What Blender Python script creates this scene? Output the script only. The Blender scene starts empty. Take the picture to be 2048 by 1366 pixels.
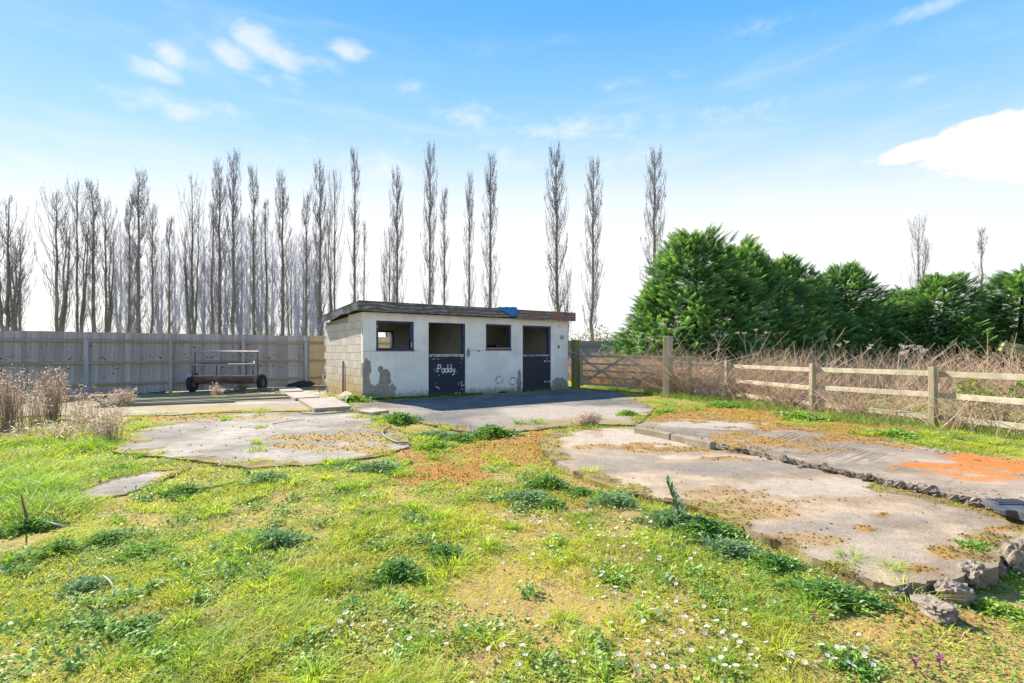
import bpy, bmesh, math, random
import numpy as np
from mathutils import Vector, Matrix
from mathutils.geometry import delaunay_2d_cdt

random.seed(7)
RNG = np.random.default_rng(11)
SC = bpy.context.scene
COL = SC.collection
R = math.radians
EYE = 1.35

# ------------------------------------------------------------------ camera, sky, sun, exposure
cam_d = bpy.data.cameras.new('camera')
cam = bpy.data.objects.new('camera', cam_d)
COL.objects.link(cam)
cam.location = (0, 0, EYE)
cam.rotation_euler = (R(90), 0, 0)
cam_d.sensor_width = 36.0
cam_d.lens = 36.0 * 1000 / 2048
cam_d.shift_y = 19 / 2048
cam_d.clip_start = 0.05
cam_d.clip_end = 3000
SC.camera = cam

SUN_AZ = R(-48.5)      # measured from +Y towards +X
SUN_EL = R(38)
sun_d = bpy.data.lights.new('sun', 'SUN')
sun_d.energy = 5.0
sun_d.angle = R(0.5)
sun_d.color = (1.0, 0.925, 0.80)
sun = bpy.data.objects.new('sun', sun_d)
COL.objects.link(sun)
to_sun = Vector((math.sin(SUN_AZ) * math.cos(SUN_EL), math.cos(SUN_AZ) * math.cos(SUN_EL), math.sin(SUN_EL)))
sun.rotation_euler = to_sun.to_track_quat('Z', 'Y').to_euler()
sun.location = (-20, 20, 30)

SC.view_settings.view_transform = 'Standard'
SC.view_settings.look = 'None'
SC.view_settings.exposure = 1.0
SC.view_settings.gamma = 1.0
SC.view_settings.use_curve_mapping = False
SC.cycles.max_bounces = 6
SC.cycles.diffuse_bounces = 3
SC.cycles.transparent_max_bounces = 4
SC.cycles.use_denoising = True

world = bpy.data.worlds.new('World')
SC.world = world
world.use_nodes = True


class NT:
    """small node-tree helper"""
    def __init__(s, tree):
        s.t = tree
        s.n = tree.nodes
        s.l = tree.links

    def new(s, typ, **kw):
        nd = s.n.new(typ)
        for k, v in kw.items():
            setattr(nd, k, v)
        return nd

    def put(s, sock, v):
        if hasattr(v, 'is_output'):
            s.l.new(v, sock)
        elif isinstance(v, (tuple, list)):
            v = tuple(v)
            if len(sock.default_value) == 4 and len(v) == 3:
                v = v + (1,)
            sock.default_value = v
        else:
            sock.default_value = v

    def m(s, op, a, b=None, c=None, clamp=False):
        nd = s.new('ShaderNodeMath', operation=op, use_clamp=clamp)
        s.put(nd.inputs[0], a)
        if b is not None:
            s.put(nd.inputs[1], b)
        if c is not None:
            s.put(nd.inputs[2], c)
        return nd.outputs[0]

    def ss(s, v, lo, hi, a=0.0, b=1.0):
        nd = s.new('ShaderNodeMapRange', interpolation_type='SMOOTHSTEP')
        s.put(nd.inputs['Value'], v)
        nd.inputs['From Min'].default_value = lo
        nd.inputs['From Max'].default_value = hi
        nd.inputs['To Min'].default_value = a
        nd.inputs['To Max'].default_value = b
        return nd.outputs[0]

    def mix(s, f, a, b, mode='MIX'):
        nd = s.new('ShaderNodeMix', data_type='RGBA', blend_type=mode)
        s.put(nd.inputs[0], f)
        s.put(nd.inputs[6], a)
        s.put(nd.inputs[7], b)
        return nd.outputs[2]

    def noise(s, scale, detail=3, rough=0.55, vec=None, dist=0.0, out='Fac'):
        nd = s.new('ShaderNodeTexNoise')
        nd.inputs['Scale'].default_value = scale
        nd.inputs['Detail'].default_value = detail
        nd.inputs['Roughness'].default_value = rough
        nd.inputs['Distortion'].default_value = dist
        if vec is not None:
            s.put(nd.inputs['Vector'], vec)
        return nd.outputs[out]

    def mapping(s, vec, sc=(1, 1, 1), loc=(0, 0, 0), rot=(0, 0, 0)):
        nd = s.new('ShaderNodeMapping')
        s.put(nd.inputs['Vector'], vec)
        nd.inputs['Scale'].default_value = sc
        nd.inputs['Location'].default_value = loc
        nd.inputs['Rotation'].default_value = rot
        return nd.outputs[0]

    def ramp(s, v, stops, interp='LINEAR'):
        nd = s.new('ShaderNodeValToRGB')
        cr = nd.color_ramp
        cr.interpolation = interp
        while len(cr.elements) < len(stops):
            cr.elements.new(0.5)
        for e, (p, c) in zip(cr.elements, stops):
            e.position = p
            e.color = tuple(c) + (1,)
        s.put(nd.inputs[0], v)
        return nd.outputs[0]


def lin(r, g, b):
    f = lambda c: ((c / 255 + 0.055) / 1.055) ** 2.4 if c > 10 else c / 255 / 12.92
    return (f(r), f(g), f(b))


def build_world():
    t = NT(world.node_tree)
    t.n.clear()
    out = t.new('ShaderNodeOutputWorld')
    bg = t.new('ShaderNodeBackground')
    bg.inputs['Strength'].default_value = 0.1
    t.l.new(bg.outputs[0], out.inputs[0])
    tc = t.new('ShaderNodeTexCoord')
    sep = t.new('ShaderNodeSeparateXYZ')
    t.l.new(tc.outputs['Generated'], sep.inputs[0])
    x, y, z = sep.outputs
    sky = t.new('ShaderNodeTexSky', sky_type='NISHITA')
    sky.sun_disc = False
    sky.sun_elevation = SUN_EL
    sky.sun_rotation = SUN_AZ
    sky.dust_density = 1.0
    # zenith-to-horizon gradient of a bright spring sky with thin milky cloud low down
    warp = t.noise(2.2, 4, 0.6, t.mapping(tc.outputs['Generated'], (1, 1, 3.2)))
    zz = t.m('ADD', z, t.m('MULTIPLY', t.m('SUBTRACT', warp, 0.5), 0.045))
    zz = t.m('ADD', zz, t.m('MINIMUM', t.m('MULTIPLY', t.m('SUBTRACT', 1.0, y), 0.26), 0.085))
    grad = t.ramp(zz, [(0.0, lin(255, 255, 255)), (0.235, lin(255, 255, 255)), (0.305, lin(236, 247, 255)), (0.365, lin(203, 232, 255)),
                       (0.425, lin(168, 217, 254)), (0.50, lin(138, 202, 252)), (0.60, lin(104, 183, 250)), (1.0, lin(40, 120, 225))])
    K = 10.8 / (2 ** 1.0)
    g10 = t.mix(1.0, grad, (K, K, K), 'MULTIPLY')
    base = t.mix(0.05, g10, sky.outputs[0])

    # clouds: soft patches in fixed sky directions, broken up by noise
    def blob(px, py, sx, sy):
        v = Vector(((px - 1024) / 1000, 1.0, (702 - py) / 1000))
        L = v.length
        v /= L
        dx = t.m('DIVIDE', t.m('SUBTRACT', x, v.x), sx / 1000 / L)
        dz = t.m('DIVIDE', t.m('SUBTRACT', z, v.z), sy / 1000 / L)
        d = t.m('SQRT', t.m('ADD', t.m('MULTIPLY', dx, dx), t.m('MULTIPLY', dz, dz)))
        return t.ss(d, 0.0, 1.0, 1.0, 0.0)
    n1 = t.noise(9, 6, 0.62, t.mapping(tc.outputs['Generated'], (1, 1, 2.0)), 0.3)
    n2 = t.noise(3.2, 6, 0.6, t.mapping(tc.outputs['Generated'], (1, 1, 4.5), (3.1, 0, 0)), 0.4)
    n3 = t.noise(26, 5, 0.6, t.mapping(tc.outputs['Generated'], (1, 1, 1.6)), 0.2)
    tot = None
    for px, py, sx, sy, k in [(335, 105, 50, 42, .85), (305, 140, 62, 34, .8), (520, 82, 80, 48, .95), (565, 108, 72, 40, .85), (470, 112, 66, 44, .75), (500, 150, 140, 34, .42), (690, 98, 76, 28, .75), (640, 122, 80, 26, .5),
                              (820, 170, 60, 26, .5), (340, 215, 200, 45, .38), (470, 222, 80, 26, .42), (1550, 40, 180, 34, .40), (1900, 4, 180, 22, .5),
                              (1840, 160, 130, 22, .42), (1250, 165, 170, 34, .38), (1400, 240, 330, 50, .42), (1150, 260, 300, 52, .42),
                              (930, 235, 110, 45, .38), (740, 320, 260, 70, .5), (80, 322, 80, 26, .5), (1200, 310, 500, 60, .3)]:
        b = t.m('MULTIPLY', blob(px, py, sx, sy), k)
        tot = b if tot is None else t.m('MAXIMUM', tot, b)
    tot0 = tot
    tot = t.m('ADD', tot, t.m('MULTIPLY', t.m('SUBTRACT', n3, 0.5), 0.9))
    cl = t.ss(t.m('ADD', tot, t.m('MULTIPLY', t.m('SUBTRACT', n1, 0.5), 1.6)), 0.12, 1.05, 0, 0.66)
    front = t.ss(y, 0.0, 0.1)
    cl = t.m('MULTIPLY', t.m('MULTIPLY', cl, front), t.ss(tot0, 0.01, 0.12))
    big = None
    for px, py, sx, sy in [(1975, 272, 130, 58), (2060, 268, 140, 72), (1860, 298, 110, 32), (1990, 300, 140, 38), (2200, 290, 240, 70)]:
        b = blob(px, py, sx, sy)
        big = b if big is None else t.m('MAXIMUM', big, b)
    bigc = t.ss(t.m('ADD', big, t.m('MULTIPLY', t.m('SUBTRACT', n3, 0.5), 1.1)), 0.16, 0.48)
    bigc = t.m('MULTIPLY', bigc, t.m('MULTIPLY', front, t.ss(big, 0.02, 0.15)))
    wisp = t.ss(n2, 0.50, 0.80, 0, 0.28)
    wisp = t.m('MULTIPLY', wisp, t.ss(z, 0.05, 0.25))
    allc = t.m('MAXIMUM', t.m('MAXIMUM', cl, bigc), wisp)
    W = 10.6 / (2 ** 1.0)
    c = t.mix(allc, base, (W * 1.0, W * 1.0, W * 1.02))
    # below the horizon: a dull earth tone
    c = t.mix(t.ss(z, -0.02, 0.0), (1.5, 1.4, 1.1), c)
    t.l.new(c, bg.inputs['Color'])


build_world()

# ------------------------------------------------------------------ mesh helpers
def mk(name, V, faces, mat=None, parent=None, col=None, smooth=False, matidx=None, loc=None):
    """V (N,3); faces: list of int arrays (M,3) or (M,4); col (N,3) -> attribute Col"""
    V = np.asarray(V, dtype=np.float32)
    me = bpy.data.meshes.new(name)
    faces = [np.asarray(f, dtype=np.int32) for f in faces if len(f)]
    me.vertices.add(len(V))
    me.vertices.foreach_set('co', V.ravel())
    nl = sum(f.size for f in faces)
    npoly = sum(len(f) for f in faces)
    me.loops.add(nl)
    me.polygons.add(npoly)
    me.loops.foreach_set('vertex_index', np.concatenate([f.ravel() for f in faces]))
    starts = []
    o = 0
    for f in faces:
        k = f.shape[1]
        starts.append(o + np.arange(len(f)) * k)
        o += f.size
    me.polygons.foreach_set('loop_start', np.concatenate(starts).astype(np.int32))
    me.polygons.foreach_set('use_smooth', np.full(npoly, bool(smooth)))
    if matidx is not None:
        me.polygons.foreach_set('material_index', np.asarray(matidx, dtype=np.int32))
    me.update(calc_edges=True)
    if col is not None:
        a = me.color_attributes.new('Col', 'FLOAT_COLOR', 'POINT')
        c4 = np.ones((len(V), 4), dtype=np.float32)
        c4[:, :3] = col
        a.data.foreach_set('color', c4.ravel())
    for mm in (mat if isinstance(mat, (list, tuple)) else [mat]):
        if mm is not None:
            me.materials.append(mm)
    ob = bpy.data.objects.new(name, me)
    COL.objects.link(ob)
    if parent is not None:
        ob.parent = parent
    if loc is not None:
        ob.location = loc
    return ob


def thing(name, label, cat, loc=(0, 0, 0), rz=0.0, group=None):
    o = bpy.data.objects.new(name, None)
    o.empty_display_size = 0.2
    COL.objects.link(o)
    o.location = loc
    o.rotation_euler = (0, 0, rz)
    return tag(o, label, cat, group)


def tag(o, label=None, cat=None, group=None, kind=None):
    if label:
        o['label'] = label
    if cat:
        o['category'] = cat
    if group:
        o['group'] = group
    if kind:
        o['kind'] = kind
    return o


def copy_tree(root, loc, rz=0, scale=None, label=None, group=None):
    r = root.copy()
    COL.objects.link(r)
    r.location = loc
    r.rotation_euler = (0, 0, rz)
    if scale is not None:
        r.scale = scale
    if label:
        r['label'] = label
    if group:
        r['group'] = group
    for ch in root.children:
        c = ch.copy()
        COL.objects.link(c)
        c.parent = r
        for g in ch.children:
            d = g.copy()
            COL.objects.link(d)
            d.parent = c
    return r


BOXF = np.array([[0, 3, 2, 1], [4, 5, 6, 7], [0, 1, 5, 4], [1, 2, 6, 5], [2, 3, 7, 6], [3, 0, 4, 7]])


class MB:
    """collects shapes into one mesh"""
    def __init__(s):
        s.v = []
        s.q = []
        s.t = []
        s.n = 0

    def add(s, V, q=None, t=None):
        V = np.asarray(V, float)
        if q is not None and len(q):
            s.q.append(np.asarray(q) + s.n)
        if t is not None and len(t):
            s.t.append(np.asarray(t) + s.n)
        s.v.append(V)
        s.n += len(V)
        return s

    def box(s, x0, x1, y0, y1, z0, z1, jit=0.0):
        V = np.array([[x0, y0, z0], [x1, y0, z0], [x1, y1, z0], [x0, y1, z0], [x0, y0, z1], [x1, y0, z1], [x1, y1, z1], [x0, y1, z1]], float)
        if jit:
            V += RNG.uniform(-jit, jit, V.shape)
        return s.add(V, BOXF)

    def bar(s, a, b, w, h, up=(0, 0, 1)):
        """box from a to b, w across, h along up"""
        a = Vector(a)
        b = Vector(b)
        d = (b - a).normalized()
        u = Vector(up)
        side = d.cross(u).normalized()
        u = side.cross(d).normalized()
        V = []
        for p in (a, b):
            for i, j in ((-1, -1), (1, -1), (1, 1), (-1, 1)):
                V.append(p + side * (w / 2 * i) + u * (h / 2 * j))
        return s.add([tuple(v) for v in V], BOXF)

    def tube(s, pts, r, n=8, cap=True):
        P = np.asarray(pts, float)[None]
        rr = np.full((1, P.shape[1]), r) if np.isscalar(r) else np.asarray(r, float)[None]
        V, Q = tubes(P, rr, n)
        s.add(V, Q)
        if cap:
            k = P.shape[1]
            base = s.n - len(V)
            for ring, flip in ((0, True), (k - 1, False)):
                idx = base + ring * n + np.arange(n)
                c = s.n
                s.v.append(P[0, ring][None])
                s.n += 1
                nx = np.roll(idx, -1)
                s.t.append(np.stack([np.full(n, c), nx, idx], 1) if flip else np.stack([np.full(n, c), idx, nx], 1))
        return s

    def build(s, name, mat, parent=None, smooth=False, bevel=0.0, kind=None, loc=None, col=None):
        V = np.concatenate(s.v)
        F = []
        if s.q:
            F.append(np.concatenate(s.q))
        if s.t:
            F.append(np.concatenate(s.t))
        o = mk(name, V, F, mat, parent, smooth=smooth, loc=loc, col=col)
        if bevel:
            m = o.modifiers.new('bevel', 'BEVEL')
            m.width = bevel
            m.segments = 1
            m.limit_method = 'ANGLE'
        if kind:
            o['kind'] = kind
        return o


def tubes(P, Rr, n=3):
    """P (N,K,3) polylines, Rr (N,K) radii -> verts, quads"""
    P = np.asarray(P, float)
    N, K, _ = P.shape
    T = np.empty_like(P)
    T[:, 1:-1] = P[:, 2:] - P[:, :-2]
    T[:, 0] = P[:, 1] - P[:, 0]
    T[:, -1] = P[:, -1] - P[:, -2]
    T /= np.linalg.norm(T, axis=2, keepdims=True) + 1e-9
    ref = np.zeros_like(T)
    vert = np.abs(T[..., 2]) > 0.9
    ref[..., 2] = np.where(vert, 0, 1)
    ref[..., 0] = np.where(vert, 1, 0)
    A = np.cross(T, ref)
    A /= np.linalg.norm(A, axis=2, keepdims=True) + 1e-9
    Bv = np.cross(T, A)
    ang = np.arange(n) * 2 * np.pi / n
    V = P[:, :, None] + Rr[:, :, None, None] * (A[:, :, None] * np.cos(ang)[None, None, :, None] + Bv[:, :, None] * np.sin(ang)[None, None, :, None])
    V = V.reshape(-1, 3)
    i, k, j = np.meshgrid(np.arange(N), np.arange(K - 1), np.arange(n), indexing='ij')
    b = i * K * n + k * n
    j2 = (j + 1) % n
    Q = np.stack([b + j, b + n + j, b + n + j2, b + j2], -1).reshape(-1, 4)
    return V, Q


def hash2(ix, iy, seed):
    h = (ix.astype(np.int64) * 374761393 + iy.astype(np.int64) * 668265263 + seed * 1442695041) & 0x7fffffff
    h = (h ^ (h >> 13)) * 1274126177 & 0x7fffffff
    return ((h ^ (h >> 16)) & 0xffffff) / float(0xffffff)


def vnoise(x, y, seed=0):
    ix = np.floor(x)
    iy = np.floor(y)
    fx = x - ix
    fy = y - iy
    fx = fx * fx * (3 - 2 * fx)
    fy = fy * fy * (3 - 2 * fy)
    a = hash2(ix, iy, seed)
    b = hash2(ix + 1, iy, seed)
    c = hash2(ix, iy + 1, seed)
    d = hash2(ix + 1, iy + 1, seed)
    return (a * (1 - fx) + b * fx) * (1 - fy) + (c * (1 - fx) + d * fx) * fy


def fbm(x, y, s=1.0, oct=4, seed=0):
    x = np.asarray(x, float)
    y = np.asarray(y, float)
    v = 0
    a = 0.5
    tot = 0
    f = s
    for o in range(oct):
        v = v + a * vnoise(x * f + 17.3 * o, y * f - 9.1 * o, seed + o)
        tot += a
        a *= 0.5
        f *= 2.03
    return v / tot


def sstep(v, lo, hi):
    t = np.clip((v - lo) / (hi - lo), 0, 1)
    return t * t * (3 - 2 * t)


def G(px, py, z=0.0):
    """reference-picture position -> point of the plane at height z"""
    d = (EYE - z) * 1000 / (py - 702)
    return ((px - 1024) / 1000 * d, d)


def toP(x, y):
    y = np.maximum(y, 0.3)
    return 1024 + 1000 * x / y, 702 + 1000 * EYE / y


def inpoly(x, y, poly):
    x = np.asarray(x)
    y = np.asarray(y)
    ins = np.zeros(x.shape, bool)
    n = len(poly)
    for i in range(n):
        x0, y0 = poly[i]
        x1, y1 = poly[(i + 1) % n]
        c = ((y0 > y) != (y1 > y)) & (x < (x1 - x0) * (y - y0) / (y1 - y0 + 1e-12) + x0)
        ins ^= c
    return ins


def spread(x, y, px, py, rx, ry):
    """soft spot centred where the picture shows it"""
    u, v = toP(x, y)
    return np.sqrt(((u - px) / rx) ** 2 + ((v - py) / ry) ** 2)


# ------------------------------------------------------------------ materials
def newmat(name):
    m = bpy.data.materials.new(name)
    m.use_nodes = True
    t = NT(m.node_tree)
    t.n.clear()
    out = t.new('ShaderNodeOutputMaterial')
    return m, t, out


def simple(name, color, rough=0.8, var=0.25, scale=8.0, bump=0.3, metal=0.0, dirt=None, dirt_amt=0.5, stretch=(1, 1, 1), spec=0.3, perobj=0.0, bscale=None, island=False):
    m, t, out = newmat(name)
    b = t.new('ShaderNodeBsdfPrincipled')
    t.l.new(b.outputs[0], out.inputs[0])
    tc = t.new('ShaderNodeTexCoord')
    vec = t.mapping(tc.outputs['Object'], stretch)
    n = t.noise(scale, 5, 0.6, vec)
    n2 = t.noise(scale * 0.23, 3, 0.5, vec)
    k = t.m('ADD', t.m('MULTIPLY', t.m('SUBTRACT', n, 0.5), var * 2.4), 1.0)
    if perobj:
        if island:
            r = t.new('ShaderNodeNewGeometry').outputs['Random Per Island']
        else:
            r = t.new('ShaderNodeObjectInfo').outputs['Random']
        k = t.m('MULTIPLY', k, t.m('ADD', t.m('MULTIPLY', r, perobj), 1 - perobj * 0.5))
    cmb = t.new('ShaderNodeCombineColor')
    for i in range(3):
        t.l.new(k, cmb.inputs[i])
    c = t.mix(1.0, color, cmb.outputs[0], 'MULTIPLY')
    if dirt:
        c = t.mix(t.ss(t.m('ADD', n2, t.m('MULTIPLY', n, 0.3)), 0.55, 0.78, 0, dirt_amt), c, dirt)
    t.l.new(c, b.inputs['Base Color'])
    b.inputs['Roughness'].default_value = rough
    b.inputs['Metallic'].default_value = metal
    b.inputs['Specular IOR Level'].default_value = spec
    if bump:
        bp = t.new('ShaderNodeBump')
        bp.inputs['Strength'].default_value = bump
        bp.inputs['Distance'].default_value = 0.01
        t.l.new(t.noise(bscale or scale * 2.5, 4, 0.6, vec), bp.inputs['Height'])
        t.l.new(bp.outputs[0], b.inputs['Normal'])
    return m


def leafmat(name, trans=0.45, gloss=0.08, var=0.2, usecol=True, color=(0.1, 0.2, 0.03), nscale=3.0, rough=0.5, tmul=(1.15, 1.2, 0.6)):
    m, t, out = newmat(name)
    if usecol:
        a = t.new('ShaderNodeVertexColor')
        a.layer_name = 'Col'
        c = a.outputs[0]
    else:
        c = color
        nv = t.noise(nscale, 2, 0.5)
        c = t.mix(t.ss(nv, 0.3, 0.7), [k * (1 - var) for k in color], [k * (1 + var) for k in color])
    d = t.new('ShaderNodeBsdfDiffuse')
    tr = t.new('ShaderNodeBsdfTranslucent')
    t.put(d.inputs[0], c)
    t.put(tr.inputs[0], t.mix(1.0, c, tmul, 'MULTIPLY'))
    mx = t.new('ShaderNodeMixShader')
    mx.inputs[0].default_value = trans
    t.l.new(d.outputs[0], mx.inputs[1])
    t.l.new(tr.outputs[0], mx.inputs[2])
    g = t.new('ShaderNodeBsdfGlossy')
    g.inputs['Roughness'].default_value = rough
    g.inputs[0].default_value = (0.9, 0.95, 1, 1)
    mx2 = t.new('ShaderNodeMixShader')
    mx2.inputs[0].default_value = gloss
    t.l.new(mx.outputs[0], mx2.inputs[1])
    t.l.new(g.outputs[0], mx2.inputs[2])
    t.l.new(mx2.outputs[0], out.inputs[0])
    return m


def groundmat(name, fine=60.0, bump=0.5, var=0.25, rough=0.92, speck=None, grooves=False):
    m, t, out = newmat(name)
    b = t.new('ShaderNodeBsdfPrincipled')
    t.l.new(b.outputs[0], out.inputs[0])
    a = t.new('ShaderNodeVertexColor')
    a.layer_name = 'Col'
    tc = t.new('ShaderNodeTexCoord')
    vec = tc.outputs['Object']
    n = t.noise(fine, 5, 0.65, vec)
    n3 = t.noise(fine * 0.16, 5, 0.65, vec, 0.4)
    k = t.m('ADD', t.m('ADD', t.m('MULTIPLY', t.m('SUBTRACT', n, 0.5), var * 2.2), t.m('MULTIPLY', t.m('SUBTRACT', n3, 0.5), var * 1.8)), 1.0)
    cmb = t.new('ShaderNodeCombineColor')
    for i in range(3):
        t.l.new(k, cmb.inputs[i])
    c = t.mix(1.0, a.outputs[0], cmb.outputs[0], 'MULTIPLY')
    if speck:
        vo = t.new('ShaderNodeTexVoronoi')
        vo.inputs['Scale'].default_value = 26
        t.put(vo.inputs['Vector'], vec)
        s1 = t.ss(vo.outputs['Distance'], 0.10, 0.17, 1, 0)
        pick = t.ss(t.noise(3.0, 3, 0.6, vec), 0.52, 0.60)
        pick = t.m('MULTIPLY', pick, t.ss(t.new('ShaderNodeSeparateColor').outputs[0] if False else t.noise(40, 1, 0.5, vec), 0.45, 0.6))
        c = t.mix(t.m('MULTIPLY', s1, t.m('MULTIPLY', pick, 0.75)), c, speck)
        # hairline cracks
        vc = t.new('ShaderNodeTexVoronoi', feature='DISTANCE_TO_EDGE')
        vc.inputs['Scale'].default_value = 0.42
        wv = t.mix(0.3, vec, t.noise(1.5, 6, 0.7, vec, 0, 'Color'))
        t.put(vc.inputs['Vector'], wv)
        c = t.mix(t.ss(vc.outputs['Distance'], 0.001, 0.004, 0.28, 0), c, (0.10, 0.085, 0.06))
    t.l.new(c, b.inputs['Base Color'])
    b.inputs['Roughness'].default_value = rough
    b.inputs['Specular IOR Level'].default_value = 0.25
    bp = t.new('ShaderNodeBump')
    bp.inputs['Strength'].default_value = bump
    bp.inputs['Distance'].default_value = 0.012
    h = t.m('ADD', n, t.m('MULTIPLY', n3, 1.5))
    t.l.new(h, bp.inputs['Height'])
    t.l.new(bp.outputs[0], b.inputs['Normal'])
    return m


M_ground = groundmat('soil_and_turf', 70, 0.9, 0.45)
M_conc = groundmat('weathered_concrete', 60, 0.6, 0.42, speck=(0.07, 0.055, 0.03))
M_moss = simple('moss_cushion', (0.30, 0.17, 0.035), 0.95, 0.5, 30, 0.6, spec=0.1)
M_mossg = leafmat('ground_cover_leaf', 0.25, 0.03)
M_grass = leafmat('grass_blade', 0.5, 0.02)
M_dry = leafmat('dry_stem', 0.5, 0.0, tmul=(1.0, 0.97, 0.9))
M_weed = leafmat('weed_leaf', 0.35, 0.025, rough=0.5)
M_daisyw = leafmat('daisy_petal', 0.35, 0.03, usecol=False, color=(0.72, 0.70, 0.70), tmul=(1, 1, 1), var=0.05)
M_daisyy = simple('daisy_centre', (0.65, 0.42, 0.04), 0.8, 0.1, 50, 0)
M_fence = simple('weathered_fence_board', (0.46, 0.40, 0.36), 0.85, 0.26, 10, 0.5, dirt=(0.10, 0.10, 0.12), dirt_amt=0.35, stretch=(3, 3, 0.35), perobj=0.36)
M_fence_join = simple('weathered_fence_board_far', (0.29, 0.27, 0.26), 0.85, 0.25, 10, 0.4, stretch=(3, 3, 0.35), perobj=0.36, island=True)
M_fence_warm = simple('bounce_lit_fence_board', (0.62, 0.43, 0.24), 0.85, 0.25, 10, 0.4, stretch=(3, 3, 0.35), perobj=0.3)  # warm bounced light put into the colour of these boards
M_rail = simple('fence_rail_mossy', (0.33, 0.31, 0.23), 0.88, 0.3, 9, 0.5, dirt=(0.20, 0.22, 0.07), dirt_amt=0.6, stretch=(0.5, 4, 4))
M_fpost = simple('fence_post_wood', (0.44, 0.41, 0.37), 0.88, 0.25, 8, 0.5, dirt=(0.2, 0.21, 0.12), dirt_amt=0.4, stretch=(4, 4, 0.5))
M_knot = simple('dark_knot', (0.02, 0.02, 0.025), 0.9, 0.1, 30, 0)
M_oak = simple('bleached_rail', (0.57, 0.49, 0.36), 0.88, 0.22, 8, 0.6, dirt=(0.27, 0.25, 0.12), dirt_amt=0.5, stretch=(3, 3, 3), perobj=0.2)
M_oakv = simple('bleached_post', (0.46, 0.37, 0.26), 0.88, 0.28, 10, 0.7, dirt=(0.24, 0.24, 0.08), dirt_amt=0.6, stretch=(5, 5, 0.5), perobj=0.2)
M_gate = simple('silvered_gate_wood', (0.42, 0.35, 0.27), 0.88, 0.25, 9, 0.5, dirt=(0.22, 0.23, 0.14), dirt_amt=0.4, stretch=(3, 3, 3))
M_mossypost = simple('mossy_gatepost', (0.16, 0.15, 0.10), 0.9, 0.3, 7, 0.7, dirt=(0.20, 0.24, 0.03), dirt_amt=0.95, stretch=(3, 3, 0.8))
M_rust = simple('rusty_steel', (0.17, 0.085, 0.06), 0.75, 0.35, 14, 0.5, metal=0.2, dirt=(0.30, 0.24, 0.22), dirt_amt=0.5)
M_rustlt = simple('pitted_bare_steel', (0.52, 0.44, 0.40), 0.6, 0.25, 14, 0.4, metal=0.2, dirt=(0.25, 0.13, 0.08), dirt_amt=0.5)
M_tyre = simple('old_tyre', (0.025, 0.026, 0.03), 0.8, 0.3, 10, 0.4)
M_black = simple('black_plastic', (0.055, 0.062, 0.075), 0.5, 0.15, 12, 0.1, dirt=(0.13, 0.14, 0.15), dirt_amt=0.6, spec=0.4)
M_stone = simple('rough_broken_concrete', (0.29, 0.235, 0.18), 0.95, 0.5, 14, 1.0, dirt=(0.12, 0.085, 0.05), dirt_amt=0.6, bscale=30)
M_stoneb = simple('mossy_rubble', (0.20, 0.18, 0.14), 0.95, 0.4, 8, 1.0, dirt=(0.20, 0.20, 0.05), dirt_amt=0.8)
M_flag = simple('concrete_flag', (0.44, 0.37, 0.31), 0.92, 0.14, 20, 0.4, dirt=(0.27, 0.21, 0.12), dirt_amt=0.4, perobj=0.2)
M_kerb = simple('kerb_concrete', (0.33, 0.28, 0.225), 0.93, 0.3, 18, 0.6, dirt=(0.24, 0.19, 0.09), dirt_amt=0.7)
M_plank = simple('weathered_plank', (0.30, 0.27, 0.20), 0.9, 0.3, 10, 0.6, dirt=(0.16, 0.15, 0.07), dirt_amt=0.5, stretch=(0.4, 5, 5), perobj=0.3)
M_bark = simple('poplar_bark', (0.33, 0.30, 0.26), 0.95, 0.35, 5, 0.6, dirt=(0.15, 0.155, 0.05), dirt_amt=0.6, stretch=(3, 3, 0.5))
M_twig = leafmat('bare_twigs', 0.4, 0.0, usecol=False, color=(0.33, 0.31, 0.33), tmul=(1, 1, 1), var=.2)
M_twigfar = leafmat('distant_twigs_haze_tint', 0.5, 0.0, usecol=False, color=(0.66, 0.66, 0.72), tmul=(1, 1, 1), var=.1)  # haze of distance painted in as a pale bluish twig colour
M_hose = simple('grey_hose', (0.22, 0.22, 0.205), 0.6, 0.15, 12, 0)
M_blue = simple('blue_tarp', (0.01, 0.16, 0.42), 0.45, 0.25, 9, 0.5, spec=0.5)
M_navy = simple('navy_frame_paint', (0.028, 0.045, 0.085), 0.6, 0.3, 12, 0.2, dirt=(0.10, 0.13, 0.17), dirt_amt=0.3)
M_white = simple('white_paint', (0.72, 0.75, 0.78), 0.6, 0.1, 30, 0)
M_steel = simple('galvanised_steel', (0.55, 0.57, 0.6), 0.4, 0.1, 12, 0.1, metal=0.5)
M_iron = simple('dark_iron', (0.05, 0.045, 0.045), 0.6, 0.2, 20, 0.2, metal=0.4)
M_block = simple('concrete_block', (0.50, 0.46, 0.37), 0.95, 0.16, 16, 0.7, dirt=(0.40, 0.34, 0.24), dirt_amt=0.4, perobj=0.16, bscale=60)
M_mortar = simple('mortar', (0.33, 0.30, 0.25), 0.95, 0.2, 20, 0.4)
M_inside = simple('grey_inside_render', (0.70, 0.72, 0.68), 0.92, 0.2, 3, 0.2, dirt=(0.22, 0.22, 0.13), dirt_amt=0.5)
M_roof = simple('corrugated_steel', (0.34, 0.32, 0.29), 0.6, 0.25, 6, 0.1, metal=0.3, dirt=(0.20, 0.13, 0.08), dirt_amt=0.6)
M_barge = simple('grey_metal_bargeboard', (0.36, 0.39, 0.41), 0.65, 0.3, 7, 0.3, dirt=(0.11, 0.10, 0.10), dirt_amt=0.8)
M_joist = simple('roof_joist', (0.16, 0.12, 0.08), 0.9, 0.25, 8, 0.3)
M_red = simple('faded_red_plastic', (0.22, 0.045, 0.04), 0.6, 0.2, 10, 0)
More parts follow.
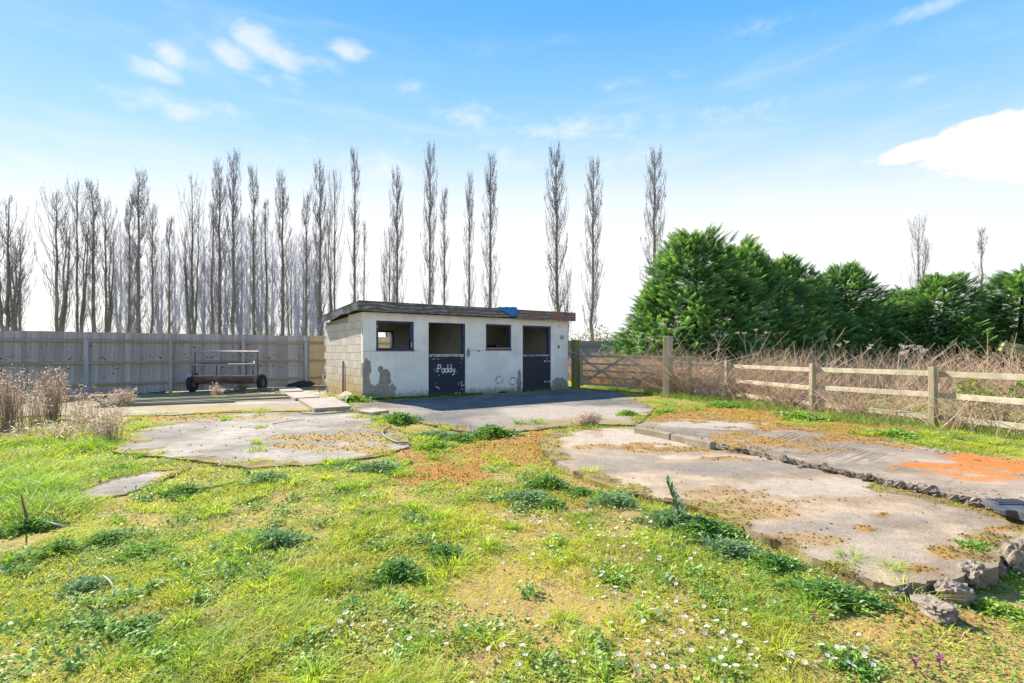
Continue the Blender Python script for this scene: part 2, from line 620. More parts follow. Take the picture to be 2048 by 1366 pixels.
M_dark = simple('dark_soft_heap', (0.03, 0.03, 0.032), 0.9, 0.3, 10, 0.5)
M_purple = leafmat('purple_flower', 0.3, 0.02, usecol=False, color=(0.35, 0.05, 0.22), tmul=(1, 1, 1))
M_bush = leafmat('distant_bush_leaf', 0.3, 0.03)
M_conif = leafmat('conifer_spray', 0.35, 0.02, rough=0.6)
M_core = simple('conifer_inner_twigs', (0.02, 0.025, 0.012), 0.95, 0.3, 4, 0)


def fascia_mat():
    m, t, out = newmat('peeling_fascia_wood')
    b = t.new('ShaderNodeBsdfPrincipled')
    t.l.new(b.outputs[0], out.inputs[0])
    tc = t.new('ShaderNodeTexCoord')
    v = t.mapping(tc.outputs['Object'], (1.6, 4, 4.5))
    w = t.new('ShaderNodeTexWave', wave_type='BANDS', bands_direction='Z')
    w.inputs['Scale'].default_value = 0.7
    w.inputs['Distortion'].default_value = 11
    w.inputs['Detail'].default_value = 3
    w.inputs['Detail Scale'].default_value = 0.7
    t.l.new(v, w.inputs['Vector'])
    n = t.noise(2.2, 5, 0.65, t.mapping(tc.outputs['Object'], (1, 1, 1.5)))
    c = t.mix(t.m('MULTIPLY', w.outputs[0], t.ss(t.noise(5, 4, 0.7, tc.outputs['Object']), .3, .65)), (0.09, 0.085, 0.078), (0.34, 0.32, 0.29))
    c = t.mix(t.ss(n, 0.50, 0.68, 0, 0.55), c, (0.28, 0.14, 0.10))
    sep = t.new('ShaderNodeSeparateXYZ')
    t.l.new(tc.outputs['Object'], sep.inputs[0])
    red = t.m('MULTIPLY', t.ss(sep.outputs[0], 4.9, 5.2), t.ss(n, 0.38, 0.6, 0.1, 0.7))
    c = t.mix(red, c, (0.33, 0.13, 0.09))
    t.l.new(c, b.inputs['Base Color'])
    b.inputs['Roughness'].default_value = 0.9
    bp = t.new('ShaderNodeBump')
    bp.inputs['Strength'].default_value = 0.5
    bp.inputs['Distance'].default_value = 0.01
    t.l.new(w.outputs[0], bp.inputs['Height'])
    t.l.new(bp.outputs[0], b.inputs['Normal'])
    return m


def render_mat():
    """white painted render on the stable front, in stable coordinates: x along the front, z up"""
    m, t, out = newmat('flaking_white_render')
    b = t.new('ShaderNodeBsdfPrincipled')
    t.l.new(b.outputs[0], out.inputs[0])
    tc = t.new('ShaderNodeTexCoord')
    P = tc.outputs['Object']
    sep = t.new('ShaderNodeSeparateXYZ')
    t.l.new(P, sep.inputs[0])
    x, y, z = sep.outputs
    nb = t.noise(1.3, 5, 0.6, P)
    nf = t.noise(9, 5, 0.65, P)
    c = t.mix(t.ss(nb, 0.35, 0.7), (0.76, 0.72, 0.65), (0.92, 0.88, 0.79))
    c = t.mix(t.ss(nf, 0.5, 0.8, 0, 0.35), c, (0.56, 0.53, 0.48))
    c = t.mix(t.ss(t.noise(28, 4, 0.7, P), 0.6, 0.72, 0, 0.3), c, (0.40, 0.38, 0.34))

    def spot(cx, cz, rx, rz):
        dx = t.m('DIVIDE', t.m('SUBTRACT', x, cx), rx)
        dz = t.m('DIVIDE', t.m('SUBTRACT', z, cz), rz)
        return t.m('SQRT', t.m('ADD', t.m('MULTIPLY', dx, dx), t.m('MULTIPLY', dz, dz)))
    wob = t.m('MULTIPLY', t.m('SUBTRACT', t.noise(4.5, 5, 0.6, P), 0.5), 1.5)
    mask = None
    for cx, cz, rx, rz in [(0.10, 0.72, 0.16, 0.42), (0.58, 0.55, 0.26, 0.34), (0.52, 0.22, 0.50, 0.30), (0.15, 0.2, 0.3, 0.3), (6.95, 0.15, 0.42, 0.28), (5.20, 0.3, 0.10, 0.4), (3.27, 1.3, 0.07, 0.16), (0.5, 0.85, 0.09, 0.1)]:
        d = t.m('ADD', spot(cx, cz, rx, rz), wob)
        s = t.ss(d, 0.86, 0.96, 1, 0)
        mask = s if mask is None else t.m('MAXIMUM', mask, s)
    # a lone island of paint left inside the bare patch
    isl = t.ss(t.m('ADD', spot(0.33, 0.62, 0.17, 0.22), t.m('MULTIPLY', wob, 0.7)), 0.85, 0.95, 1, 0)
    mask = t.m('MULTIPLY', mask, t.m('SUBTRACT', 1.0, isl))
    cement = t.mix(t.ss(nf, 0.35, 0.7), (0.26, 0.225, 0.18), (0.38, 0.335, 0.27))
    c = t.mix(mask, c, cement)
    # grimy, algae-green foot
    foot = t.ss(t.m('ADD', z, t.m('MULTIPLY', t.m('SUBTRACT', nf, 0.5), 0.5)), 0.02, 0.28, 1, 0)
    c = t.mix(t.m('MULTIPLY', foot, 0.85), c, (0.13, 0.15, 0.085))
    grime = t.m('MULTIPLY', t.ss(z, 0.05, 0.9, 1, 0), t.ss(nb, 0.4, 0.65))
    c = t.mix(t.m('MULTIPLY', grime, 0.4), c, (0.42, 0.42, 0.40))
    # little knocks and holes
    vo = t.new('ShaderNodeTexVoronoi')
    vo.inputs['Scale'].default_value = 5.5
    t.put(vo.inputs['Vector'], P)
    kn = t.m('MULTIPLY', t.ss(vo.outputs['Distance'], 0.05, 0.11, 1, 0), t.ss(t.noise(1.9, 2, 0.5, P), 0.50, 0.56))
    kn = t.m('MULTIPLY', kn, t.ss(z, 0.4, 1.4, 1, 0.25))
    c = t.mix(t.m('MULTIPLY', kn, 0.7), c, (0.16, 0.15, 0.14))
    for cx, cz in ((4.42, 0.42), (4.95, 0.36)):
        ring = t.m('ABSOLUTE', t.m('SUBTRACT', spot(cx, cz, 0.13, 0.12), 1.0))
        c = t.mix(t.m('MULTIPLY', t.ss(ring, 0.12, 0.3, 1, 0), t.ss(nf, 0.4, 0.55, 0.1, 0.7)), c, (0.12, 0.12, 0.11))
    # horizontal crack from the corner to the first window sill, vertical run marks
    for x0, x1, zc in ((-0.1, 1.75, 1.345), (3.3, 3.95, 1.37)):
        ck = t.m('ABSOLUTE', t.m('SUBTRACT', t.m('ADD', z, t.m('MULTIPLY', t.m('SUBTRACT', t.noise(3, 3, 0.6, P), 0.5), 0.03)), zc))
        on = t.m('MULTIPLY', t.ss(x, x0, x0 + 0.05), t.ss(x, x1 - 0.3, x1, 1, 0))
        c = t.mix(t.m('MULTIPLY', t.ss(ck, 0.004, 0.012, 0.65, 0), on), c, (0.2, 0.19, 0.18))
    runs = t.noise(1.0, 4, 0.6, t.mapping(P, (9, 9, 0.5)))
    c = t.mix(t.m('MULTIPLY', t.ss(runs, 0.55, 0.75, 0, 0.22), t.ss(z, 0.2, 1.6, 0.6, 1)), c, (0.42, 0.38, 0.32))
    t.l.new(c, b.inputs['Base Color'])
    b.inputs['Roughness'].default_value = 0.9
    b.inputs['Specular IOR Level'].default_value = 0.2
    bp = t.new('ShaderNodeBump')
    bp.inputs['Strength'].default_value = 0.5
    bp.inputs['Distance'].default_value = 0.008
    t.l.new(t.m('ADD', t.m('MULTIPLY', t.noise(25, 4, 0.6, P), 0.4), t.m('SUBTRACT', nb, t.m('MULTIPLY', mask, 0.8))), bp.inputs['Height'])
    t.l.new(bp.outputs[0], b.inputs['Normal'])
    return m


def door_mat(name, base, seed, scuff):
    m, t, out = newmat(name)
    b = t.new('ShaderNodeBsdfPrincipled')
    t.l.new(b.outputs[0], out.inputs[0])
    tc = t.new('ShaderNodeTexCoord')
    P = t.mapping(tc.outputs['Object'], (1, 1, 1), (seed, 0, seed))
    sep = t.new('ShaderNodeSeparateXYZ')
    t.l.new(tc.outputs['Object'], sep.inputs[0])
    z = sep.outputs[2]
    n = t.noise(3, 5, 0.6, P)
    nf = t.noise(14, 5, 0.7, P)
    c = t.mix(n, [k * 0.7 for k in base], [k * 1.5 for k in base])
    c = t.mix(t.ss(nf, 0.66, 0.72, 0, scuff), c, (0.35, 0.40, 0.45))
    c = t.mix(t.ss(t.m('ADD', z, t.m('MULTIPLY', nf, 0.15)), 0.02, 0.30, 0.6, 0), c, (0.05, 0.075, 0.035))
    edge = t.m('MULTIPLY', t.ss(z, 1.17, 1.19), t.ss(nf, 0.42, 0.52))
    c = t.mix(edge, c, (0.5, 0.5, 0.48))
    t.l.new(c, b.inputs['Base Color'])
    b.inputs['Roughness'].default_value = 0.55
    b.inputs['Specular IOR Level'].default_value = 0.35
    bp = t.new('ShaderNodeBump')
    bp.inputs['Strength'].default_value = 0.25
    bp.inputs['Distance'].default_value = 0.006
    t.l.new(n, bp.inputs['Height'])
    t.l.new(bp.outputs[0], b.inputs['Normal'])
    return m


def yellowed_block():
    """blocks: sandy grey with ochre algae creeping up from the ground"""
    m, t, out = newmat('sandy_block')
    b = t.new('ShaderNodeBsdfPrincipled')
    t.l.new(b.outputs[0], out.inputs[0])
    geo = t.new('ShaderNodeNewGeometry')
    P = geo.outputs['Position']
    sep = t.new('ShaderNodeSeparateXYZ')
    t.l.new(P, sep.inputs[0])
    z = sep.outputs[2]
    r = t.new('ShaderNodeObjectInfo').outputs['Random']
    n = t.noise(14, 5, 0.65, P)
    nb = t.noise(1.4, 4, 0.6, P)
    c = t.mix(r, (0.54, 0.49, 0.39), (0.66, 0.60, 0.49))
    c = t.mix(t.ss(n, 0.4, 0.75, 0, 0.45), c, (0.34, 0.30, 0.24))
    c = t.mix(t.ss(t.m('ADD', z, t.m('MULTIPLY', t.m('SUBTRACT', nb, 0.5), 1.6)), 0.1, 1.0, 0.75, 0), c, (0.42, 0.29, 0.08))
    c = t.mix(t.m('MULTIPLY', t.ss(t.noise(1.0, 3, 0.6, t.mapping(P, (3, 3, 0.4))), 0.5, 0.68), t.ss(z, 1.0, 2.2, 0, 0.5)), c, (0.64, 0.64, 0.62))
    t.l.new(c, b.inputs['Base Color'])
    b.inputs['Roughness'].default_value = 0.95
    b.inputs['Specular IOR Level'].default_value = 0.15
    bp = t.new('ShaderNodeBump')
    bp.inputs['Strength'].default_value = 0.3
    bp.inputs['Distance'].default_value = 0.003
    t.l.new(t.noise(70, 3, 0.7, P), bp.inputs['Height'])
    t.l.new(bp.outputs[0], b.inputs['Normal'])
    return m


M_fascia = fascia_mat()
M_render = render_mat()
M_door1 = door_mat('navy_door_paint', (0.012, 0.019, 0.036), 1.7, 0.35)
M_door2 = door_mat('slate_door_paint', (0.018, 0.028, 0.038), 5.1, 0.18)
M_blockY = yellowed_block()

# ------------------------------------------------------------------ layout of slabs (world polygons from the picture)
def poly(pts, z):
    return [G(px, py, z) for px, py in pts]


Z_LEFT, Z_YARD, Z_LOW, Z_UP, Z_TRACK = 0.022, 0.024, 0.045, 0.095, 0.02
P_LEFT = poly([(228, 903), (262, 868), (345, 836), (500, 825), (640, 822), (735, 824), (785, 845), (812, 872), (822, 893), (775, 908), (640, 928), (500, 935), (360, 918)], Z_LEFT)
P_LEFT2 = poly([(140, 1000), (205, 962), (300, 938), (385, 936), (330, 960), (250, 990)], Z_LEFT - 0.01)
P_YARD = poly([(640, 815), (668, 790), (735, 803), (1145, 778), (1240, 783), (1310, 815), (1275, 850), (1180, 848), (1060, 860), (960, 868), (885, 855), (820, 838), (740, 826)], Z_YARD)
P_TRACK = poly([(-250, 822), (-50, 812), (150, 806), (430, 798), (560, 776), (640, 780), (700, 818), (600, 822), (450, 824), (300, 832), (100, 830), (-250, 850)], Z_TRACK)
P_LOW = poly([(1078, 884), (1110, 862), (1180, 855), (1270, 856), (1425, 889), (1550, 920), (1700, 951), (1850, 985), (1990, 1017), (2140, 1045), (2120, 1085), (2000, 1118), (1925, 1150), (1880, 1166),
              (1790, 1176), (1715, 1158), (1600, 1102), (1500, 1058), (1400, 1018), (1300, 996), (1190, 962), (1105, 922)], Z_LOW)
P_UP = poly([(1272, 851), (1330, 826), (1430, 830), (1600, 852), (1760, 878), (1900, 902), (2048, 922), (2250, 950), (2250, 1040), (2050, 1016), (1990, 1008), (1850, 976), (1700, 943), (1550, 912), (1425, 882)], Z_UP)
SLABS = [P_LEFT, P_LEFT2, P_YARD, P_TRACK, P_LOW, P_UP]


def in_slab(x, y):
    r = np.zeros(np.shape(x), bool)
    for p in SLABS:
        r |= inpoly(x, y, p)
    return r


A_F = np.array([-14.3, 13.95])           # long board fence: origin and direction
U_F = np.array([0.78, 0.625])
U_F = U_F / np.linalg.norm(U_F)
C0 = np.array([-4.04, 13.54])            # stable: front left corner
E1 = np.array([0.823, 0.568])
E1 = E1 / np.linalg.norm(E1)
E2 = np.array([-E1[1], E1[0]])
SL, SD = 7.31, 3.85


def ground_z(x, y, slabmask=None):
    z = (fbm(x, y, 0.9, 4, 5) - 0.5) * 0.05
    u, v = toP(x, y)
    z = z - 0.07 * sstep(x, 1.5, 3.2) * sstep(-y, -4.3, -3.0)      # ground drops off beside the broken slab corner
    far = sstep(y, 14, 24)
    z = z * (1 - far)
    if slabmask is None:
        slabmask = in_slab(x, y)
    return np.where(slabmask, -0.05, z)


def turf(x, y):
    """returns (dryness 0..1, rusty moss 0..1, lush 0..1)"""
    n = fbm(x, y, 1.3, 4, 21)
    n2 = fbm(x, y, 4.2, 3, 33)
    dry = sstep(n * 0.65 + n2 * 0.35, 0.50, 0.66) * 0.75
    for px, py, rx, ry, k in [(1880, 1330, 420, 110, 1.0), (960, 1265, 110, 80, .8), (1110, 1230, 110, 100, .8), (1300, 1215, 130, 80, .5), (1320, 1330, 120, 50, .7),
                              (1930, 1200, 150, 60, 1.0), (120, 1330, 200, 60, .4), (560, 1040, 160, 30, .5), (820, 1290, 150, 60, .5), (1750, 1270, 200, 70, .8), (1000, 1180, 100, 60, .6), (1120, 1060, 90, 30, .7), (640, 1130, 120, 30, .5), (330, 1230, 150, 35, .5), (1450, 1290, 120, 40, .6), (900, 1340, 120, 30, .6), (1230, 1110, 90, 30, .5)]:
        dry = np.maximum(dry, k * sstep(1.25 - spread(x, y, px, py, rx, ry) + (n2 - 0.5) * 1.0, 0.1, 0.6))
    rust = 0
    for px, py, rx, ry, k in [(880, 945, 100, 34, 1.0), (1010, 900, 120, 34, .8), (1080, 890, 60, 40, .9), (1140, 1000, 60, 28, .5), (780, 905, 130, 14, .7), (1480, 832, 260, 20, .9), (1700, 866, 200, 22, .9),
                              (1330, 1090, 50, 18, .5), (960, 1010, 60, 20, .3), (1900, 1240, 160, 60, .35), (430, 835, 200, 16, .7)]:
        rust = np.maximum(rust, k * sstep(1.2 - spread(x, y, px, py, rx, ry) + (n2 - 0.5) * 1.4, 0.1, 0.6))
    lush = sstep(fbm(x, y, 1.9, 3, 77), 0.46, 0.62)
    for px, py, rx, ry, k in [(60, 980, 190, 90, 1.0), (150, 880, 160, 40, .8), (1600, 1180, 300, 60, .5), (870, 895, 60, 20, .9), (1500, 790, 200, 20, .5)]:
        lush = np.maximum(lush, k * sstep(1.2 - spread(x, y, px, py, rx, ry) + (n2 - 0.5) * 0.9, 0.1, 0.6))
    return dry, rust, lush


def mixc(a, b, f):
    return a * (1 - f[..., None]) + np.asarray(b)[None] * f[..., None]


# ------------------------------------------------------------------ ground
def grid_ground():
    # rows spaced finer towards the camera
    ys = np.concatenate([np.arange(-6, 1.2, 0.3), 1.2 * np.exp(np.arange(0, 1, 1 / 330) * math.log(45 / 1.2)), [48, 55, 70, 100, 160, 300, 700, 1500]])
    us = np.concatenate([[-60, -20, -8, -4, -2.4], np.linspace(-1.7, 1.7, 300), [2.4, 4, 8, 20, 60]])
    Y, U = np.meshgrid(ys, us, indexing='ij')
    X = U * np.maximum(Y + 0.0, 1.2)
    Z = ground_z(X, Y)
    ny, nx = X.shape
    dry, rust, lush = turf(X, Y)
    n = fbm(X, Y, 9, 3, 3)
    c = np.zeros(X.shape + (3,))
    c[:] = (0.26, 0.25, 0.045)
    c = mixc(c, (0.10, 0.13, 0.02), lush * 0.85)
    c = mixc(c, (0.48, 0.31, 0.11), dry)
    c = mixc(c, (0.22, 0.15, 0.09), sstep(n, 0.55, 0.75) * 0.5)
    c = mixc(c, (0.36, 0.17, 0.035), rust)
    # bare trodden strip along the fence and round the stable
    d = (X - A_F[0]) * U_F[1] - (Y - A_F[1]) * U_F[0]
    strip = sstep(4.2 - d, 0.3, 1.2) * sstep(d, -1, 0.2) * (X < 3)
    c = mixc(c, (0.30, 0.24, 0.16), strip * 0.7)
    # rough ground under the dead stems, right of the rail fence
    br = sstep(X - (4.6 + (15 - Y) * 0.36), -0.2, 0.5) * sstep(Y, 2, 5) * (Y < 40)
    gy = sstep(fbm(X, Y, 1.1, 3, 50), 0.42, 0.6)
    c = mixc(c, (0.38, 0.29, 0.17), br * 0.85)
    c = mixc(c, (0.30, 0.34, 0.10), br * gy * 0.8)
    V = np.stack([X, Y, Z], -1).reshape(-1, 3)
    i, j = np.meshgrid(np.arange(ny - 1), np.arange(nx - 1), indexing='ij')
    b = (i * nx + j).ravel()
    Q = np.stack([b, b + 1, b + nx + 1, b + nx], 1)
    o = mk('ground', V, [Q], M_ground, col=c.reshape(-1, 3), smooth=True)
    o['kind'] = 'structure'


grid_ground()


def slab(name, pts, ztop, thick, colfn, rough_edge=0.03, seed=0, step=0.07, reach=0.0, mat=None):
    P = np.array(pts)
    B = []
    n = len(P)
    for i in range(n):
        a, b = P[i], P[(i + 1) % n]
        L = np.linalg.norm(b - a)
        k = max(1, int(L / 0.07))
        for q in range(k):
            B.append(a + (b - a) * q / k)
    B = np.array(B)
    off = np.stack([fbm(B[:, 0], B[:, 1], 5, 4, seed + 1) - 0.5, fbm(B[:, 0], B[:, 1], 5, 4, seed + 9) - 0.5], 1)
    B = B + off * rough_edge * 2.6
    x0, y0 = B.min(0)
    x1, y1 = B.max(0)
    gx, gy = np.meshgrid(np.arange(x0, x1, step), np.arange(y0, y1, step))
    gx = gx + RNG.uniform(-.3, .3, gx.shape) * step
    gy = gy + RNG.uniform(-.3, .3, gy.shape) * step
    gx, gy = gx.ravel(), gy.ravel()
    m = inpoly(gx, gy, B)
    g = np.stack([gx[m], gy[m]], 1)
    nb = len(B)
    allp = [Vector(p) for p in np.concatenate([B, g])]
    vs, es, fs, *_ = delaunay_2d_cdt(allp, [(i, (i + 1) % nb) for i in range(nb)], [], 1, 1e-5)
    V2 = np.array([tuple(v) for v in vs])
    F = np.array([f for f in fs if len(f) == 3])
    Z = np.full(len(V2), ztop) + (fbm(V2[:, 0], V2[:, 1], 0.8, 3, seed + 3) - 0.5) * 0.012
    V = np.concatenate([np.c_[V2, Z]])
    # skirt
    nv = len(V)
    low = V[:nb].copy()
    low[:, 2] -= thick
    low[:, :2] += RNG.uniform(-.015, .015, (nb, 2))
    V = np.concatenate([V, low])
    i = np.arange(nb)
    Qs = np.stack([i, (i + 1) % nb, nv + (i + 1) % nb, nv + i], 1)
    Qs2 = Qs[:, ::-1]
    c = colfn(V[:, 0], V[:, 1])
    if reach:
        vg = verge(V[:, 0], V[:, 1], pts, reach)
        n9 = fbm(V[:, 0], V[:, 1], 7, 3, 17)
        soil = mixc(np.tile(np.array([.17, .125, .06]), (len(V), 1)), (.28, .22, .06), sstep(n9, .4, .6))
        c = c * (1 - vg[:, None]) + soil * vg[:, None]
    area = 0.5 * np.sum(B[:, 0] * np.roll(B[:, 1], -1) - B[:, 1] * np.roll(B[:, 0], -1))
    o = mk(name, V, [F, Qs2 if area > 0 else Qs], mat or M_conc, col=c)
    # face orientation up
    bm = bmesh.new()
    bm.from_mesh(o.data)
    bmesh.ops.recalc_face_normals(bm, faces=bm.faces)
    up = sum(f.normal.z * f.calc_area() for f in bm.faces)
    if up < 0:
        bmesh.ops.reverse_faces(bm, faces=bm.faces)
    bm.to_mesh(o.data)
    bm.free()
    o['kind'] = 'structure'
    return o


def edge_dist(x, y, P):
    P = np.array(P)
    d = np.full(np.shape(x), 1e9)
    for i in range(len(P)):
        a, b = P[i], P[(i + 1) % len(P)]
        ab = b - a
        t_ = np.clip(((x - a[0]) * ab[0] + (y - a[1]) * ab[1]) / (ab @ ab), 0, 1)
        d = np.minimum(d, np.hypot(x - a[0] - ab[0] * t_, y - a[1] - ab[1] * t_))
    return d


def verge(x, y, P, reach):
    """1 where soil and moss have crept over the slab from its edge"""
    n = fbm(x, y, 2.3, 5, 711)
    n2 = fbm(x, y, 9, 3, 713)
    w = np.clip((n - .36) * 4, 0, 1.6) * reach
    return sstep(w * (.6 + .8 * n2) - edge_dist(x, y, P), -.02, .03)


def spots(x, y, lst, seed, nk=1.2, ns=3.0):
    n = fbm(x, y, ns, 4, seed)
    r = np.zeros(np.shape(x))
    for px, py, rx, ry, k in lst:
        r = np.maximum(r, k * sstep(1.15 - spread(x, y, px, py, rx, ry) + (n - 0.5) * nk, 0.1, 0.45))
    return r


def base_conc(x, y, a, b, seed):
    n = fbm(x, y, 0.9, 5, seed)
    c = np.zeros(np.shape(x) + (3,))
    c[:] = a
    c = mixc(c, b, sstep(n, 0.36, 0.64))
    n2 = fbm(x, y, 3.1, 4, seed + 40)
    n3 = fbm(x * .6, y * 1.7, 2.2, 5, seed + 90)
    c = c * (0.76 + 0.40 * n2)[..., None] * (0.70 + 0.60 * n3)[..., None]
    n4 = fbm(x, y, 11, 3, seed + 120)
    c = c * (0.80 + 0.40 * n4)[..., None]
    c = mixc(c, (0.15, 0.115, 0.075), sstep(fbm(x, y, 1.7, 5, seed + 150), .60, .74) * .45)
    return c


MOSSC = (0.36, 0.20, 0.045)
L_MOSS_LOW = [(1085, 890, 45, 26, 1), (1130, 862, 80, 9, .9), (1060, 925, 60, 18, .8), (1330, 905, 110, 7, .9), (1280, 895, 60, 5, .8), (1450, 925, 60, 5, .5), (1500, 1035, 110, 26, .6), (1430, 1000, 110, 16, .45),
              (1620, 1090, 90, 20, .5), (1725, 1070, 26, 7, 1), (1768, 1040, 12, 5, 1), (1840, 1150, 60, 16, .8), (1890, 1120, 40, 16, .9), (1960, 1020, 70, 12, .7), (2010, 1068, 40, 8, .9), (1200, 900, 70, 8, .6), (1590, 1010, 200, 10, .15)]
L_MOSS_UP = [(1360, 844, 130, 12, 1), (1500, 842, 170, 13, 1), (1640, 862, 170, 15, 1), (1760, 884, 150, 16, 1), (1880, 904, 110, 10, .8), (1560, 900, 110, 12, .9), (1480, 886, 80, 8, .8), (1640, 915, 70, 5, .7)]


def col_low(x, y):
    c = base_conc(x, y, (0.43, 0.325, 0.22), (0.31, 0.24, 0.165), 61)
    c = mixc(c, (0.45, 0.37, 0.28), spots(x, y, [(1290, 882, 130, 24, .9), (1620, 985, 190, 24, .7), (1700, 1120, 200, 40, .5), (1150, 880, 60, 12, .8)], 5, 0.8))
    c = mixc(c, (0.235, 0.205, 0.175), spots(x, y, [(1450, 945, 170, 18, .7), (1230, 930, 120, 26, .5), (1760, 1045, 190, 14, .45), (1640, 1065, 160, 16, .5)], 8, 1.2))
    m = spots(x, y, L_MOSS_LOW, 71, 1.6, 5.0)
    c = mixc(c, MOSSC, m)
    return mixc(c, (.20, .13, .05), m * sstep(fbm(x, y, 9, 3, 5), .45, .62) * .8)


def col_up(x, y):
    c = base_conc(x, y, (0.36, 0.285, 0.21), (0.26, 0.21, 0.16), 63)
    c = mixc(c, (0.42, 0.36, 0.30), spots(x, y, [(1420, 858, 120, 14, .8)], 9, 0.8))
    m = spots(x, y, L_MOSS_UP, 72, 1.6, 5.0)
    c = mixc(c, MOSSC, m)
    c = mixc(c, (.20, .13, .05), m * sstep(fbm(x, y, 9, 3, 5), .45, .62) * .8)
    o = spots(x, y, [(1990, 935, 130, 26, 1), (1890, 950, 90, 10, 1), (2070, 950, 120, 26, 1), (1950, 962, 90, 12, .9), (1990, 976, 70, 8, .8)], 75, 1.9, 4.5)
    return mixc(c, (0.52, 0.17, 0.02), o * 0.85)


def col_left(x, y):
    c = base_conc(x, y, (0.37, 0.32, 0.255), (0.26, 0.23, 0.19), 65)
    m = spots(x, y, [(640, 880, 110, 10, .9), (720, 878, 70, 14, .7), (575, 895, 60, 6, .9), (700, 900, 120, 7, .8), (400, 838, 130, 6, .8), (515, 890, 10, 14, .3), (520, 838, 60, 5, .6), (780, 905, 60, 6, 1)], 77, 1.7, 5.0)
    return mixc(c, (0.36, 0.24, 0.075), m)


def col_yard(x, y):
    c = base_conc(x, y, (0.225, 0.195, 0.16), (0.15, 0.14, 0.12), 67)  # stable's shade deepened by a darker yard base colour
    c = mixc(c, (0.40, 0.33, 0.26), spots(x, y, [(1150, 828, 170, 18, .9), (800, 828, 60, 10, .4), (1000, 845, 90, 14, .5)], 12, 0.6, 1.5))  # sunlit yard outside that shade painted paler
    m = spots(x, y, [(1190, 846, 110, 8, .8), (1060, 858, 90, 6, .8), (690, 812, 40, 10, .8), (740, 822, 50, 6, .8)], 79, 1.7, 5.0)
    return mixc(c, (0.34, 0.25, 0.10), m)


def col_track(x, y):
    c = base_conc(x, y, (0.42, 0.36, 0.29), (0.33, 0.28, 0.22), 69)
    m = spots(x, y, [(430, 820, 200, 7, .8), (250, 815, 200, 8, .6), (480, 793, 120, 5, .5)], 81, 1.8, 3.0)
    return mixc(c, (0.34, 0.26, 0.10), m)


slab('concrete_track', P_TRACK, Z_TRACK, 0.06, col_track, 0.06, 1, 0.12, .35)
slab('concrete_pad', P_LEFT, Z_LEFT, 0.08, col_left, 0.06, 2, 0.05, .42)
slab('concrete_pad', P_LEFT2, Z_LEFT - 0.01, 0.06, col_left, 0.06, 3, 0.05, .10)
slab('yard_pavement', P_YARD, Z_YARD, 0.08, col_yard, 0.05, 4, 0.07, .22)
slab('concrete_base_lower', P_LOW, Z_LOW, 0.20, col_low, 0.06, 5, 0.045, .26)
slab('concrete_base_upper', P_UP, Z_UP, 0.16, col_up, 0.03, 6, 0.045, 0)


# tamped ridges across the upper base (real relief)
def ridges():
    mb = MB()
    for k in range(22):
        px = 1560 + k * 9 + random.uniform(-3, 3)
        py = 875 + k * 2.1 + random.uniform(-2, 2)
        a = G(px + 24, py - 9, Z_UP)
        b = G(px - 36, py + 16, Z_UP)
        L = random.uniform(0.3, 1.0)
        b = (a[0] + (b[0] - a[0]) * L, a[1] + (b[1] - a[1]) * L)
        mb.bar((a[0], a[1], Z_UP + 0.0), (b[0], b[1], Z_UP + 0.0), random.uniform(.012, .022), random.uniform(.003, .007))
    mm = simple('tamped_ridge', (0.24, 0.195, 0.145), 0.95, 0.2, 30, 0.5)
    mb.build('tamped_ridges', mm, None, kind='structure')


ridges()


def kerb():
    r = thing('kerb_edging', 'low raised concrete kerb between the lower and upper slabs on the right', 'kerb')
    a = np.array(G(1272, 855, 0.12))
    pts = [G(1272, 853, .14), G(1345, 867, .14), G(1428, 884, .14)]
    for i in range(2):
        a, b = Vector(pts[i]), Vector(pts[i + 1])
        d = (b - a).normalized()
        MB().bar((a.x + d.x * .01, a.y + d.y * .01, 0.055), (b.x - d.x * .01, b.y - d.y * .01, 0.055), 0.11, 0.17).build('kerb_stone', M_kerb, r, bevel=0.012)


kerb()

# ------------------------------------------------------------------ stable
def s_of(px):
    k = (px - 1024) / 1000
    return (k * C0[1] - C0[0]) / (E1[0] - k * E1[1])


